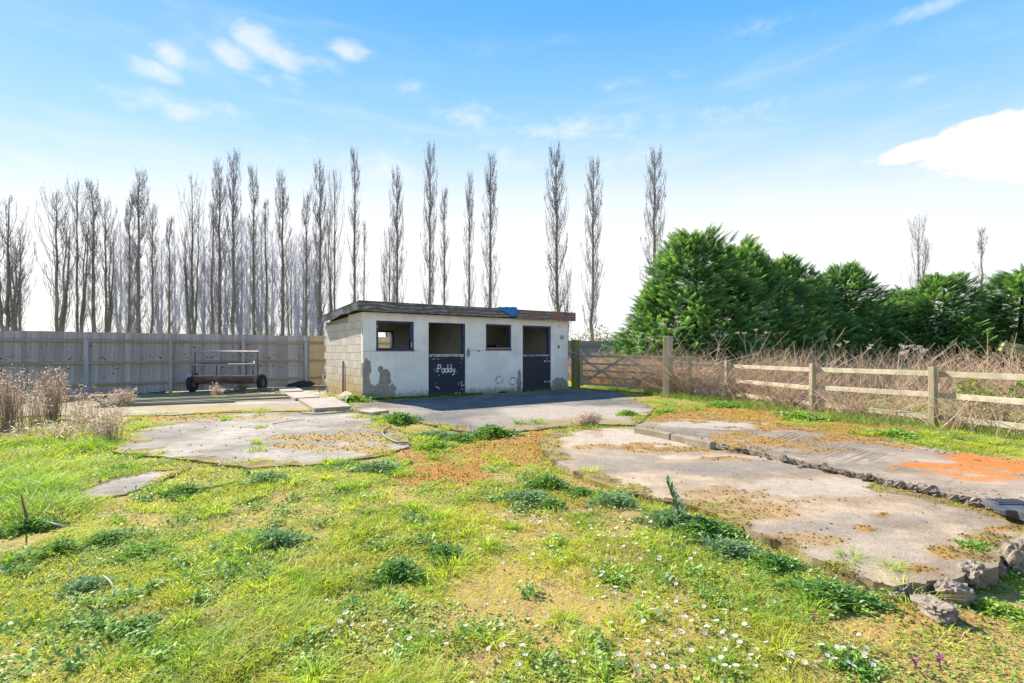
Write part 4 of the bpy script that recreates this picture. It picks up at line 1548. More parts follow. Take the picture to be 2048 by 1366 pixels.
def cover():
    """low broad-leaved ground cover: clover- and plantain-sized leaves lying in the lawn"""
    N = 170000
    Y = 1.75 * np.exp(RNG.uniform(0, 1, N) * math.log(12 / 1.75))
    X = RNG.uniform(-1.1, 1.1, N) * Y
    dry, rust, lush = turf(X, Y)
    pat = fbm(X, Y, 2.4, 3, 401)
    keep = ~in_slab(X, Y) & (RNG.uniform(0, 1, N) < sstep(pat, .38, .6) * (1 - rust) * (1 - .55 * dry))
    ls = (X - C0[0]) * E2[0] + (Y - C0[1]) * E2[1]
    keep &= (ls < -.1)
    X, Y, dry, pat = X[keep], Y[keep], dry[keep], pat[keep]
    N = len(X)
    Z = ground_z(X, Y, np.zeros(N, bool)) + RNG.uniform(.004, .022, N)
    r = RNG.uniform(.004, .011, N) * (1 + Y * .12)
    az = RNG.uniform(0, 2 * np.pi, N)
    d = np.stack([np.cos(az), np.sin(az), RNG.uniform(-.3, .7, N)], 1)
    s = np.stack([-np.sin(az), np.cos(az), RNG.uniform(-.4, .4, N)], 1)
    P = np.stack([X, Y, Z], 1)
    V = np.stack([P - d * r[:, None], P + s * (r * .55)[:, None], P + d * r[:, None], P - s * (r * .55)[:, None]], 1).reshape(-1, 3)
    Q = (np.arange(N) * 4)[:, None] + np.arange(4)
    col = mixc(np.tile(np.array([.38, .48, .07]), (N, 1)), (.12, .24, .04), RNG.uniform(0, 1, N))
    col = mixc(col, (.42, .34, .12), (RNG.uniform(0, 1, N) < .18).astype(float))
    o = mk('ground_cover', V, [Q], M_mossg, col=np.repeat(col, 4, 0))
    tag(o, 'small clover-like leaves and moss spread through the lawn', 'ground cover', kind='stuff')


cover()


def clumps():
    """many little broad-leaved clumps and wall-foot growth, too small and mixed to count"""
    M = 330
    cy = 2.1 * np.exp(RNG.uniform(0, 1, M) * math.log(11 / 2.1))
    cx = RNG.uniform(-1.08, 1.08, M) * cy
    dry, rust, lush = turf(cx, cy)
    ok = ~in_slab(cx, cy) & (RNG.uniform(0, 1, M) < .9 - .6 * dry - rust)
    cx, cy = cx[ok], cy[ok]
    n = 70
    rad = RNG.uniform(.05, .16, len(cx)) * (1 + cy * .05)
    tone = RNG.uniform(0, 1, len(cx))
    X = (cx[:, None] + RNG.normal(0, .5, (len(cx), n)) * rad[:, None]).ravel()
    Y = (cy[:, None] + RNG.normal(0, .5, (len(cx), n)) * rad[:, None]).ravel()
    tn = np.repeat(tone, n)
    k = 5200
    s_ = RNG.uniform(.2, SL, k)
    keep = fbm(s_ * 1.0, s_ * 0, 1.6, 3, 88) > .42
    s_ = s_[keep]
    off = RNG.uniform(0.01, .11, len(s_)) ** 1.2
    bx = C0[0] + E1[0] * s_ - E2[0] * off
    by = C0[1] + E1[1] * s_ - E2[1] * off
    X = np.concatenate([X, bx])
    Y = np.concatenate([Y, by])
    tn = np.concatenate([tn, np.full(len(bx), .1)])
    N = len(X)
    Z = ground_z(X, Y, np.zeros(N, bool)) + RNG.uniform(.006, .05, N)
    Z = np.where(in_slab(X, Y), .03 + RNG.uniform(0, .05, N), Z)
    r = RNG.uniform(.007, .016, N) * (1 + Y * .08)
    az = RNG.uniform(0, 2 * np.pi, N)
    d = np.stack([np.cos(az), np.sin(az), RNG.uniform(-.1, 1.0, N)], 1)
    s = np.stack([-np.sin(az), np.cos(az), RNG.uniform(-.5, .5, N)], 1)
    P = np.stack([X, Y, Z], 1)
    V = np.stack([P - d * r[:, None], P + s * (r * .5)[:, None], P + d * r[:, None], P - s * (r * .5)[:, None]], 1).reshape(-1, 3)
    Q = (np.arange(N) * 4)[:, None] + np.arange(4)
    col = mixc(np.tile(np.array([.13, .27, .05]), (N, 1)), (.36, .52, .10), tn)
    col *= RNG.uniform(.7, 1.3, (N, 1))
    o = mk('small_weeds', V, [Q], M_mossg, col=np.repeat(col, 4, 0))
    tag(o, 'scattered tiny leafy weeds in the lawn and at the foot of the stable front', 'ground cover', kind='stuff')


clumps()


def tufts():
    M = 420
    cy = 2.0 * np.exp(RNG.uniform(0, 1, M) * math.log(13 / 2.0))
    cx = RNG.uniform(-1.08, 1.08, M) * cy
    dry, rust, lush = turf(cx, cy)
    ok = ~in_slab(cx, cy) & (RNG.uniform(0, 1, M) < .95 - .5 * dry - rust * .8) & ((cx - C0[0]) * E2[0] + (cy - C0[1]) * E2[1] < -.3)
    cx, cy = cx[ok], cy[ok]
    # tufts rooted in the slab joints and along the slab edges, where the picture shows them
    extra = [(752, 842), (768, 846), (520, 858), (512, 890), (514, 905), (1043, 850), (1070, 848), (1258, 832), (1320, 825), (1340, 822), (455, 842), (440, 800), (475, 795), (560, 790), (1195, 840), (1285, 842), (700, 812), (980, 915), (1000, 925), (870, 900), (885, 905),
             (855, 898), (1020, 930), (1180, 950), (1520, 800), (1600, 830), (1650, 838), (1860, 872), (1880, 880), (1750, 868), (1400, 805), (1490, 812), (1780, 1150), (1700, 1130), (230, 800), (300, 795), (350, 793)]
    ex = np.array([G(px, py) for px, py in extra])
    cx = np.concatenate([cx, ex[:, 0]])
    cy = np.concatenate([cy, ex[:, 1]])
    n = 70
    rad = RNG.uniform(.03, .09, len(cx)) * (1 + cy * .05)
    hh = RNG.uniform(.04, .10, len(cx)) * (1 + cy * .04)
    tone = RNG.uniform(0, 1, len(cx))
    gx = RNG.normal(0, .5, (len(cx), n)) * rad[:, None]
    gy = RNG.normal(0, .5, (len(cx), n)) * rad[:, None]
    X = (cx[:, None] + gx).ravel()
    Y = (cy[:, None] + gy).ravel()
    az = (np.arctan2(gy, gx) + RNG.normal(0, .5, gx.shape)).ravel()
    H = np.repeat(hh, n) * RNG.uniform(.5, 1.1, len(X))
    tn = np.repeat(tone, n)
    N = len(X)
    Z = ground_z(X, Y, np.zeros(N, bool)) - .004
    Z = np.where(in_slab(X, Y), .02, Z)
    col = mixc(np.tile(np.array([.66, .74, .08]), (N, 1)), (.22, .44, .05), tn)
    col = mixc(col, (.70, .60, .30), (RNG.uniform(0, 1, N) < .12).astype(float)) * RNG.uniform(.8, 1.15, N)[:, None]
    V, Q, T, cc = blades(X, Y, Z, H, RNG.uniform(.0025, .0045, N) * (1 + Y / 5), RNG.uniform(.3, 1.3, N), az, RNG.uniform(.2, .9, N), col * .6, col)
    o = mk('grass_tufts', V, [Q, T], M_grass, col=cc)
    tag(o, 'brighter coarse grass tufts dotted over the lawn and slab joints', 'grass', kind='stuff')


tufts()


def crumbs():
    """moss cushions, dead leaves and grit where the picture shows brown crumbly patches"""
    N = 120000
    Y = 2.2 * np.exp(RNG.uniform(0, 1, N) * math.log(17 / 2.2))
    X = RNG.uniform(-1.1, 1.1, N) * Y
    n = fbm(X, Y, 6, 3, 7)
    mk_ = spots(X, Y, L_MOSS_LOW, 71, 1.6, 5.0) * inpoly(X, Y, P_LOW) + spots(X, Y, L_MOSS_UP, 72, 1.6, 5.0) * inpoly(X, Y, P_UP)
    dry, rust, lush = turf(X, Y)
    ins = in_slab(X, Y)
    mk_ = np.where(ins, mk_ * .5 + .008, rust * .55 + .006)
    for P_, rc in ((P_LEFT, .42), (P_LEFT2, .1), (P_YARD, .22), (P_LOW, .26), (P_UP, .3)):
        mk_ = np.maximum(mk_, .5 * verge(X, Y, P_, rc) * inpoly(X, Y, P_))
    inl = inpoly(X, Y, P_LEFT)
    mk_ = np.where(inl, .03 + spots(X, Y, [(640, 880, 110, 10, .9), (720, 878, 70, 14, .7), (575, 895, 60, 6, .9), (700, 900, 120, 7, .8), (400, 838, 130, 6, .8), (780, 905, 60, 6, 1)], 77, 1.7, 5.0) * .7, mk_)
    keep = (RNG.uniform(0, 1, N) < mk_) & ((X - C0[0]) * E2[0] + (Y - C0[1]) * E2[1] < -.05)
    X, Y = X[keep], Y[keep]
    N = len(X)
    Z = ground_z(X, Y, np.zeros(N, bool))
    for P_, z in ((P_LEFT, Z_LEFT), (P_LEFT2, Z_LEFT - .01), (P_YARD, Z_YARD), (P_TRACK, Z_TRACK), (P_LOW, Z_LOW), (P_UP, Z_UP)):
        Z = np.where(inpoly(X, Y, P_), z, Z)
    r = RNG.uniform(.004, .012, N) * (.7 + Y * .10)
    V = []
    oct_ = np.array([[1, 0, 0], [0, 1, 0], [-1, 0, 0], [0, -1, 0], [0.1, .1, .75]], float)
    a = RNG.uniform(0, 6.28, N)
    ca, sa = np.cos(a), np.sin(a)
    O = oct_[None] * RNG.uniform(.55, 1.3, (N, 5, 1)) * r[:, None, None]
    Vx = O[..., 0] * ca[:, None] - O[..., 1] * sa[:, None] + X[:, None]
    Vy = O[..., 0] * sa[:, None] + O[..., 1] * ca[:, None] + Y[:, None]
    Vz = O[..., 2] + Z[:, None] + .001
    V = np.stack([Vx, Vy, Vz], -1).reshape(-1, 3)
    b = (np.arange(N) * 5)[:, None]
    T = np.concatenate([b + np.array([i, (i + 1) % 4, 4]) for i in range(4)])
    col = mixc(np.tile(np.array([.44, .25, .06]), (N, 1)), (.18, .11, .045), RNG.uniform(0, 1, N) ** 1.3)
    col = mixc(col, (.32, .27, .06), (RNG.uniform(0, 1, N) < .25).astype(float))
    o = mk('moss', V, [T], M_dry, col=np.repeat(col, 5, 0))
    tag(o, 'crumbly orange brown moss and grit lying on and around the slabs', 'moss', kind='stuff')


crumbs()


def stem_batch(X, Y, Z, H, r0, lean, K=4, side=3):
    N = len(X)
    az = RNG.uniform(0, 2 * np.pi, N)
    d = np.stack([np.cos(az), np.sin(az)], 1)
    P = np.zeros((N, K, 3))
    curve = RNG.uniform(.6, 2.4, N)
    az2 = RNG.normal(0, 1.0, (N, 2))
    for k in range(K):
        f = k / (K - 1)
        P[:, k, 0] = X + d[:, 0] * lean * H * f ** curve + az2[:, 0] * .05 * H * math.sin(f * 4)
        P[:, k, 1] = Y + d[:, 1] * lean * H * f ** curve + az2[:, 1] * .05 * H * math.sin(f * 4)
        P[:, k, 2] = Z + H * (f if K < 3 else f * (1 - .25 * np.clip(lean, 0, 1.3) * f))
    rr = r0[:, None] * np.linspace(1, .35, K)[None]
    return P, rr


def dead_stems():
    """tangle of last year's dry stems in the field beyond the rail fence"""
    Vs, Qs, Cs = [], [], []
    n0 = 0

    def push(P, rr, col, side=3):
        nonlocal n0
        V, Q = tubes(P, rr, side)
        Vs.append(V)
        Qs.append(Q + n0)
        n0 += len(V)
        Cs.append(np.repeat(col, P.shape[1] * side, 0))
    N = 25000
    Y = 5.5 + (24 - 5.5) * RNG.uniform(0, 1, N) ** .8
    # distance to the right of the rail-fence line
    lx = 5.35 + (14.4 - Y) * 0.352
    off = RNG.uniform(0, 1, N) ** 1.5 * 9 - .1
    X = lx + off
    gy = fbm(X, Y, .8, 3, 50)
    nn = fbm(X, Y, 1.6, 3, 52)
    near = sstep(1.5 - off, .1, .7)
    wide = sstep(Y, 13.0, 14.5)
    dens = np.maximum(near * .95, np.where(Y > 12.8, .75, .22 + .6 * sstep(off, 3.8, 5.0)))
    dens = dens * (.15 + 1.0 * sstep(nn, .42, .58))
    vis = (X / Y < 1.12)
    keep = (RNG.uniform(0, 1, N) < dens) & vis
    X, Y, off, nn, near = [a[keep] for a in (X, Y, off, nn, near)]
    far_h = .55 + .55 * sstep(nn, .3, .65)
    H = RNG.uniform(.35, 1.0, len(X)) * np.where((Y > 12.8) | (off > 3.8), far_h * 1.45, .80)
    H += (RNG.uniform(0, 1, len(X)) < .08) * RNG.uniform(.2, .75, len(X)) * (Y > 11)
    lean = RNG.uniform(.05, .8, len(X)) + (off < 1.4) * RNG.uniform(0, .9, len(X))
    r0 = RNG.uniform(.003, .0095, len(X)) * (.6 + Y * .055)
    P, rr = stem_batch(X, Y, np.zeros(len(X)), H, r0, lean)
    col = mixc(np.tile(np.array([.86, .72, .60]), (len(X), 1)), (.40, .28, .21), RNG.uniform(0, 1, len(X)) ** 1.2)
    col = mixc(col, (.80, .68, .50), (RNG.uniform(0, 1, len(X)) < .3).astype(float))
    push(P, rr, col)
    # side twigs off the taller stems
    sel = RNG.choice(len(X), 12000)
    k = RNG.integers(1, 3, len(sel))
    base = P[sel, k]
    f = RNG.uniform(0, 1, (len(sel), 1))
    base = base * (1 - f) + P[sel, k + 1] * f
    n = len(sel)
    az = RNG.uniform(0, 2 * np.pi, n)
    L = RNG.uniform(.06, .24, n)
    tip = base + np.stack([np.cos(az) * L * .7, np.sin(az) * L * .7, L * RNG.uniform(.1, .9, n)], 1)
    Pt = np.stack([base, (base + tip) / 2 + RNG.normal(0, .012, (n, 3)), tip], 1)
    push(Pt, np.tile(np.array([[.0028, .0022, .0014]]), (n, 1)) * (.6 + base[:, 1:2] * .06), col[sel])
    o = mk('dead_stems', np.concatenate(Vs), [np.concatenate(Qs)], M_dry, col=np.concatenate(Cs))
    tag(o, 'dense tangle of dry pinkish brown dead stems beyond the rail fence', 'dead stems', kind='stuff')
    # grass at the foot of the fence and in the field strip
    N = 60000
    Y = 5.0 + RNG.uniform(0, 1, N) ** 1.0 * 14
    lx = 5.35 + (14.4 - Y) * 0.352
    off = RNG.uniform(-.95, 5, N)
    X = lx + off
    n = fbm(X, Y, 1.4, 3, 60)
    keep = (RNG.uniform(0, 1, N) < sstep(n, .38, .58) * .9 + .25) & (X / Y < 1.12) & ~in_slab(X, Y)
    X, Y, off, n = X[keep], Y[keep], off[keep], n[keep]
    N = len(X)
    H = RNG.uniform(.03, .16, N) * (.7 + .8 * sstep(n, .45, .65))
    W = RNG.uniform(.004, .007, N) * (.6 + Y * .07)
    col = mixc(np.tile(np.array([.30, .38, .08]), (N, 1)), (.56, .47, .22), (RNG.uniform(0, 1, N) < np.where(off > .3, .65, .25)).astype(float))
    col = mixc(col, (.12, .24, .04), (RNG.uniform(0, 1, N) < np.where(off < .2, .5, .1)).astype(float))
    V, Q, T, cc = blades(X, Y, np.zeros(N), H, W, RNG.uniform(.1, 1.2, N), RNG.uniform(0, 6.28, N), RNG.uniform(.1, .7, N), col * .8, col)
    o = mk('rough_grass', V, [Q, T], M_grass, col=cc)
    tag(o, 'rough green and straw coloured grass along the foot of the rail fence', 'grass', kind='stuff')


dead_stems()


def umbel_plant(h, seed, nb=5):
    """hogweed skeleton: stout stem, forking rays, flat seed heads"""
    rr = random.Random(seed)
    mb = MB()
    def branch(p, d, L, r, lev):
        q = p + d * L
        mb.tube([tuple(p), tuple((p + q) / 2 + Vector((rr.uniform(-.03, .03), rr.uniform(-.03, .03), 0)) * L), tuple(q)], [r, r * .85, r * .65], 5, cap=False)
        if lev == 0:
            n = rr.randint(7, 11)
            for i in range(n):
                a = i / n * 6.28 + rr.uniform(-.2, .2)
                dd = (d * 1.0 + Vector((math.cos(a), math.sin(a), .1)) * .75).normalized()
                e = q + dd * rr.uniform(.06, .11)
                mb.tube([tuple(q), tuple(e)], [.006, .004], 3, cap=False)
                for j in range(3):
                    s_ = e + Vector((rr.uniform(-.018, .018), rr.uniform(-.018, .018), rr.uniform(-.004, .012)))
                    o = .014
                    mb.add([tuple(s_ + Vector(v) * o) for v in ((1, 0, 0), (0, 1, .3), (-1, 0, 0), (0, -1, -.3))], [[0, 1, 2, 3]])
            return
        for i in range(rr.randint(2, 3)):
            a = rr.uniform(0, 6.28)
            dd = (d + Vector((math.cos(a), math.sin(a), 0.1)) * rr.uniform(.35, .8)).normalized()
            branch(q, dd, L * rr.uniform(.45, .75), r * .62, lev - 1)
    branch(Vector((0, 0, 0)), Vector((rr.uniform(-.12, .12), rr.uniform(-.12, .12), 1)).normalized(), h * .5, .013, 2)
    return mb


DRYCOL = simple('bleached_dry_stalk', (0.68, 0.56, 0.46), 0.9, 0.25, 20, 0)
um = [('pale hogweed skeleton towering over the brambles just right of the tall gatepost', 1372, 15.7, 2.5, 3), ('leaning forked hogweed skeleton left of the tall gatepost behind the gate', 1285, 17.0, 2.0, 5),
      ('hogweed skeleton with many seed heads between the tall gatepost and first fence post', 1440, 16.2, 2.15, 8), ('hogweed skeleton with round seed heads above the first rail of the fence', 1495, 16.2, 2.1, 12),
      ('short dead seed head cluster rising behind the second rail span', 1690, 14.4, 1.62, 15), ('thin dead umbel behind the far right rail span', 1840, 14.0, 1.45, 18),
      ('bushy dead umbel beside the third fence post', 1800, 12.5, 1.4, 21)]
for lab, px, Y, h, sd in um:
    o = umbel_plant(h, sd).build('dead_hogweed', DRYCOL, None)
    o.location = ((px - 1024) / 1000 * Y, Y, 0)
    tag(o, lab, 'dead plant', 'dead hogweed stalks')


def dead_weed(h, w, seed, n=300):
    """bushy dried weed: many upward stems with fluffy seed tufts"""
    g = np.random.default_rng(seed)
    az = g.uniform(0, 6.28, n)
    rb = g.uniform(0, w * .42, n)
    X, Y = np.cos(az) * rb, np.sin(az) * rb
    H = h * g.uniform(.45, 1, n)
    K = 5
    P = np.zeros((n, K, 3))
    out = g.uniform(-.2, .8, n) * w * .4
    for k in range(K):
        f = k / (K - 1)
        P[:, k, 0] = X + np.cos(az) * out * f ** 1.4 + g.normal(0, .012, n)
        P[:, k, 1] = Y + np.sin(az) * out * f ** 1.4 + g.normal(0, .012, n)
        P[:, k, 2] = H * f
    V, Q = tubes(P, g.uniform(.0025, .005, n)[:, None] * np.linspace(1, .4, K)[None], 3)
    cols = [np.repeat(mixc(np.tile(np.array([.68, .55, .44]), (n, 1)), (.42, .31, .24), g.uniform(0, 1, n)), K * 3, 0)]
    Vs, Fs = [V], [Q]
    m = n * 10
    s = g.integers(0, n, m)
    f = g.uniform(.35, 1, m)
    ki = np.minimum((f * (K - 1)).astype(int), K - 2)
    fr = (f * (K - 1) - ki)[:, None]
    c = P[s, ki] * (1 - fr) + P[s, ki + 1] * fr + g.normal(0, .03, (m, 3))
    a = g.normal(0, 1, (m, 3))
    b = g.normal(0, 1, (m, 3))
    a /= np.linalg.norm(a, axis=1, keepdims=True)
    b /= np.linalg.norm(b, axis=1, keepdims=True)
    L = g.uniform(.012, .045, m)[:, None]
    q = np.stack([c - a * L, c + b * L * .22, c + a * L, c - b * L * .22], 1).reshape(-1, 3)
    Vs.append(q)
    Fs.append((np.arange(m) * 4)[:, None] + np.arange(4) + len(V))
    cols.append(np.repeat(mixc(np.tile(np.array([.78, .67, .55]), (m, 1)), (.50, .39, .29), g.uniform(0, 1, m)), 4, 0))
    return np.concatenate(Vs), [np.concatenate(Fs)], np.concatenate(cols)


dw = [('tall fluffy dead weed clump at the left edge in front of the board fence', 18, 862, 1.12, .50, 1, 150), ('second fluffy dead weed clump right of the left edge, before the round fence post', 102, 838, 1.10, .55, 2, 150),
      ('low brown dead weed thicket spreading between the fluffy clumps and the planks', 185, 850, .38, 1.0, 3, 110), ('small reddish dead weed before the black tyre by the fence', 250, 812, .45, .4, 4, 90),
      ('thin dead stalks at the right end of the dead thicket beside the grey slab', 215, 880, .55, .5, 5, 60), ('dry dead weed tuft standing in front of the rusty trailer', 432, 793, .42, .35, 6, 40),
      ('small dead weed with a tall stalk on the yard edge in front of the gate', 1178, 852, .26, .42, 7, 110), ('low matted dead weeds in front of the left grass, under the fluffy clumps', 120, 880, .32, 1.5, 8, 120),
      ('upright rusty stalks between the two fluffy dead clumps at the left', 60, 848, .8, .6, 9, 60), ('sparse dead stalks right of the fluffy clumps, reaching over the round post foot', 160, 832, .75, .6, 10, 40), ('thin dry twiggy weed behind the planks at their left end', 215, 815, .42, .6, 12, 40)]
for lab, px, py, h, w, sd, n in dw:
    V, F, c = dead_weed(h, w, sd, n)
    o = mk('dead_weed', V, F, M_dry, col=c)
    gx, gy_ = G(px, py)
    o.location = (gx, gy_, 0)
    tag(o, lab, 'dead weed', 'dried dead weeds')


# ------------------------------------------------------------------ leafy weeds (four shapes, shared)
def weed_mesh(seed, n, leaf, hgt, wid, ca, cb, thistle=False):
    g = np.random.default_rng(seed)
    az = g.uniform(0, 6.28, n)
    el = g.uniform(0.05, 1.0, n)
    rad = g.uniform(0, 1, n) ** .62
    lump = 1 + .35 * np.sin(az * 3 + seed) + .25 * np.sin(az * 7 + seed * 2) + (g.uniform(0, 1, n) < .12) * .5
    C = np.stack([np.cos(az) * rad * wid * .5 * lump, np.sin(az) * rad * wid * .5 * lump, np.maximum(.012, hgt * (1 - rad ** 2) * g.uniform(.35, 1.0, n))], 1)
    up = g.uniform(.0, .9, n)
    d = np.stack([np.cos(az + g.normal(0, .9, n)), np.sin(az + g.normal(0, .9, n)), up], 1)
    d /= np.linalg.norm(d, axis=1, keepdims=True)
    s = np.cross(d, g.normal(0, .35, (n, 3)) + [0, 0, 1])
    s /= np.linalg.norm(s, axis=1, keepdims=True)
    nn = np.cross(s, d)
    L = (leaf * g.uniform(.6, 1.3, n))[:, None]
    W = L * (.22 if thistle else .36)
    V = np.stack([C, C + d * L * .35 + s * W + nn * W * .35, C + d * L * .45, C + d * L * .35 - s * W + nn * W * .35, C + d * L * .8 + s * W * .6 + nn * W * .2, C + d * L * .85 - nn * L * .05, C + d * L * .8 - s * W * .6 + nn * W * .2, C + d * L * 1.1 - nn * L * .14], 1).reshape(-1, 3)
    b = (np.arange(n) * 8)[:, None]
    T = np.concatenate([b + np.array(t_) for t_ in ([0, 2, 1], [0, 3, 2], [4, 5, 7], [5, 6, 7])])
    Q = np.concatenate([b + np.array(t_) for t_ in ([1, 2, 5, 4], [2, 3, 6, 5])])
    col = mixc(np.tile(np.array(ca), (n, 1)), cb, g.uniform(0, 1, n) ** 1.4) * g.uniform(.8, 1.15, n)[:, None]
    me_o = mk('leafy_weed', V, [T, Q], M_weed, col=np.repeat(col, 8, 0))
    return me_o


WEEDS = {'dark': weed_mesh(1, 1100, .045, .17, .56, (.12, .25, .05), (.30, .48, .10)),
         'blue': weed_mesh(2, 1000, .055, .15, .55, (.16, .28, .12), (.34, .48, .26), True),
         'bright': weed_mesh(3, 700, .042, .14, .46, (.22, .38, .05), (.42, .52, .08)),
         'flat': weed_mesh(4, 420, .045, .06, .46, (.17, .33, .05), (.36, .52, .10))}
wl = [('dark', 800, 845, 1.15, 'round dark green weed clump beside the hose end at the grey slab corner'), ('dark', 985, 872, 1.15, 'dark green leafy clump at the kerb corner in front of the yard'),
      ('dark', 925, 880, .8, 'small dark weed left of the kerb corner clump'), ('dark', 1098, 972, .85, 'rounded mid green weed clump at the left tip of the big slab'),
      ('blue', 1052, 1000, .95, 'larger dark weed clump in the lawn left of the slab tip'), ('dark', 1105, 1012, .55, 'small dark weed just below the two clumps by the slab tip'),
      ('dark', 1165, 988, .6, 'low dark weed hugging the slab edge right of the rounded clump'), ('blue', 1228, 1008, .85, 'blue green thistle clump on the slab edge, leftmost of the edge row'),
      ('blue', 1345, 1045, 1.0, 'silvery thistle mass at the foot of the upright thistle shoot'), ('dark', 1405, 1062, 1.05, 'dense dark thistle bed right of the upright shoot'),
      ('blue', 1450, 1100, .8, 'blue green thistle below the dense bed'), ('dark', 1545, 1130, .75, 'bright edged weed clump halfway down the slab edge'),
      ('flat', 1500, 1125, .8, 'flat weed rosette left of the halfway clump'), ('dark', 1655, 1200, .95, 'large dark green weed mass near the lower slab corner'), ('bright', 1700, 1215, .6, 'fresh green weed right of the large lower mass'),
      ('bright', 1988, 1205, .75, 'lush light green weed below the broken concrete corner'), ('flat', 1945, 1105, .55, 'flat weed growing over the right end of the slab'),
      ('blue', 550, 1088, .85, 'lone blue green thistle in the middle of the left lawn'), ('flat', 480, 1075, .75, 'flat rosette left of the lone lawn thistle'), ('dark', 888, 1112, .62, 'small dark weed in the centre lawn'),
      ('dark', 795, 1150, .85, 'dark weed clump left of centre in the lawn'), ('dark', 368, 990, .8, 'spiky dark green tuft on the lawn near the small concrete patch'), ('blue', 535, 965, .9, 'grey green weed below the grey slab edge'),
      ('flat', 690, 928, .8, 'weed clump at the lower edge of the grey slab'), ('blue', 760, 940, .9, 'silvery weed right of the grey slab lower edge'), ('flat', 285, 1110, .9, 'broad flat weed patch in the left lawn'),
      ('dark', 120, 1108, .7, 'dark weed at the far left of the lawn'), ('dark', 215, 1085, .7, 'dark leafy patch between the two far left lawn weeds'), ('dark', 60, 1060, .8, 'dark weed at the foot of the tall left grass'),
      ('flat', 700, 1215, .7, 'flat rosette in the lower middle lawn'), ('blue', 170, 1180, .7, 'grey green rosette low in the left lawn'), ('dark', 265, 1265, .6, 'small dark rosette near the bottom left'),
      ('bright', 708, 805, 1.25, 'bright green plant at the front left corner of the stable'), ('bright', 1330, 828, .9, 'bright round grass clump at the yard edge by the gatepost'), ('bright', 1255, 832, .75, 'yellow green tuft left of the bright round clump'),
      ('flat', 1600, 838, 1.6, 'low green weeds under the second rail span'), ('flat', 1790, 872, 1.6, 'low green weeds at the foot of the third rail post'), ('flat', 1450, 812, 1.6, 'low green weeds under the first rail span'),
      ('flat', 1230, 1155, .8, 'flat daisy rosette in the lawn right of centre'), ('flat', 1700, 1330, .9, 'green patch with purple flowers at the bottom edge'), ('flat', 1420, 1195, .7, 'low rosette among the daisies on the right lawn'),
      ('flat', 240, 940, .8, 'small green weed on the concrete patch by the dead thicket'), ('blue', 870, 872, .9, 'silvery weed clump between the grey slab and the kerb corner'), ('bright', 870, 898, 1.0, 'fresh green tuft below the silvery clump')]
firsts = set()
for k, px, py, sc_, lab in wl:
    src = WEEDS[k]
    if k in firsts:
        o = src.copy()
        COL.objects.link(o)
    else:
        o = src
        firsts.add(k)
    gx, gy_ = G(px, py)
    zz = 0.0
    for P_, z in ((P_LEFT, Z_LEFT), (P_LOW, Z_LOW), (P_UP, Z_UP), (P_YARD, Z_YARD)):
        if inpoly(np.array([gx]), np.array([gy_]), P_)[0]:
            zz = z
    if zz == 0:
        zz = float(ground_z(np.array([gx]), np.array([gy_]))[0])
    s = sc_ * .80 * (gy_ / 5) ** .35
    o.location = (gx, gy_, zz - .01)
    o.scale = (s * random.uniform(.9, 1.25), s * random.uniform(.9, 1.15), s * random.uniform(.75, 1.05))
    o.rotation_euler = (0, 0, random.uniform(0, 6.28))
    tag(o, lab, 'weed', 'leafy weeds')


def thistle_shoot():
    mb = MB()
    g = random.Random(4)
    mb.tube([(0, 0, 0), (-.03, 0, .12), (-.09, .01, .27)], [.010, .008, .005], 6)
    for i in range(46):
        f = i / 46
        z = .03 + .25 * f
        c = Vector((-.09 * f ** 1.3, 0, z))
        a = i * 2.4
        L = .075 * (1 - .45 * f)
        d = Vector((math.cos(a), math.sin(a), .5 + f)).normalized()
        s = d.cross(Vector((0, 0, 1))).normalized()
        mb.add([tuple(c), tuple(c + d * L * .5 + s * L * .2), tuple(c + d * L), tuple(c + d * L * .5 - s * L * .2)], [[0, 1, 2, 3]])
    V = np.concatenate(mb.v)
    col = np.tile(np.array([.13, .22, .12]), (len(V), 1)) * RNG.uniform(.8, 1.3, (len(V), 1))
    o = mb.build('thistle', M_weed, None, col=col)
    gx, gy_ = G(1362, 1048)
    o.location = (gx, gy_, .01)
    o.scale = (1.2, 1.2, 1.2)
    tag(o, 'upright leafy thistle shoot leaning left at the edge of the big slab', 'thistle')


thistle_shoot()

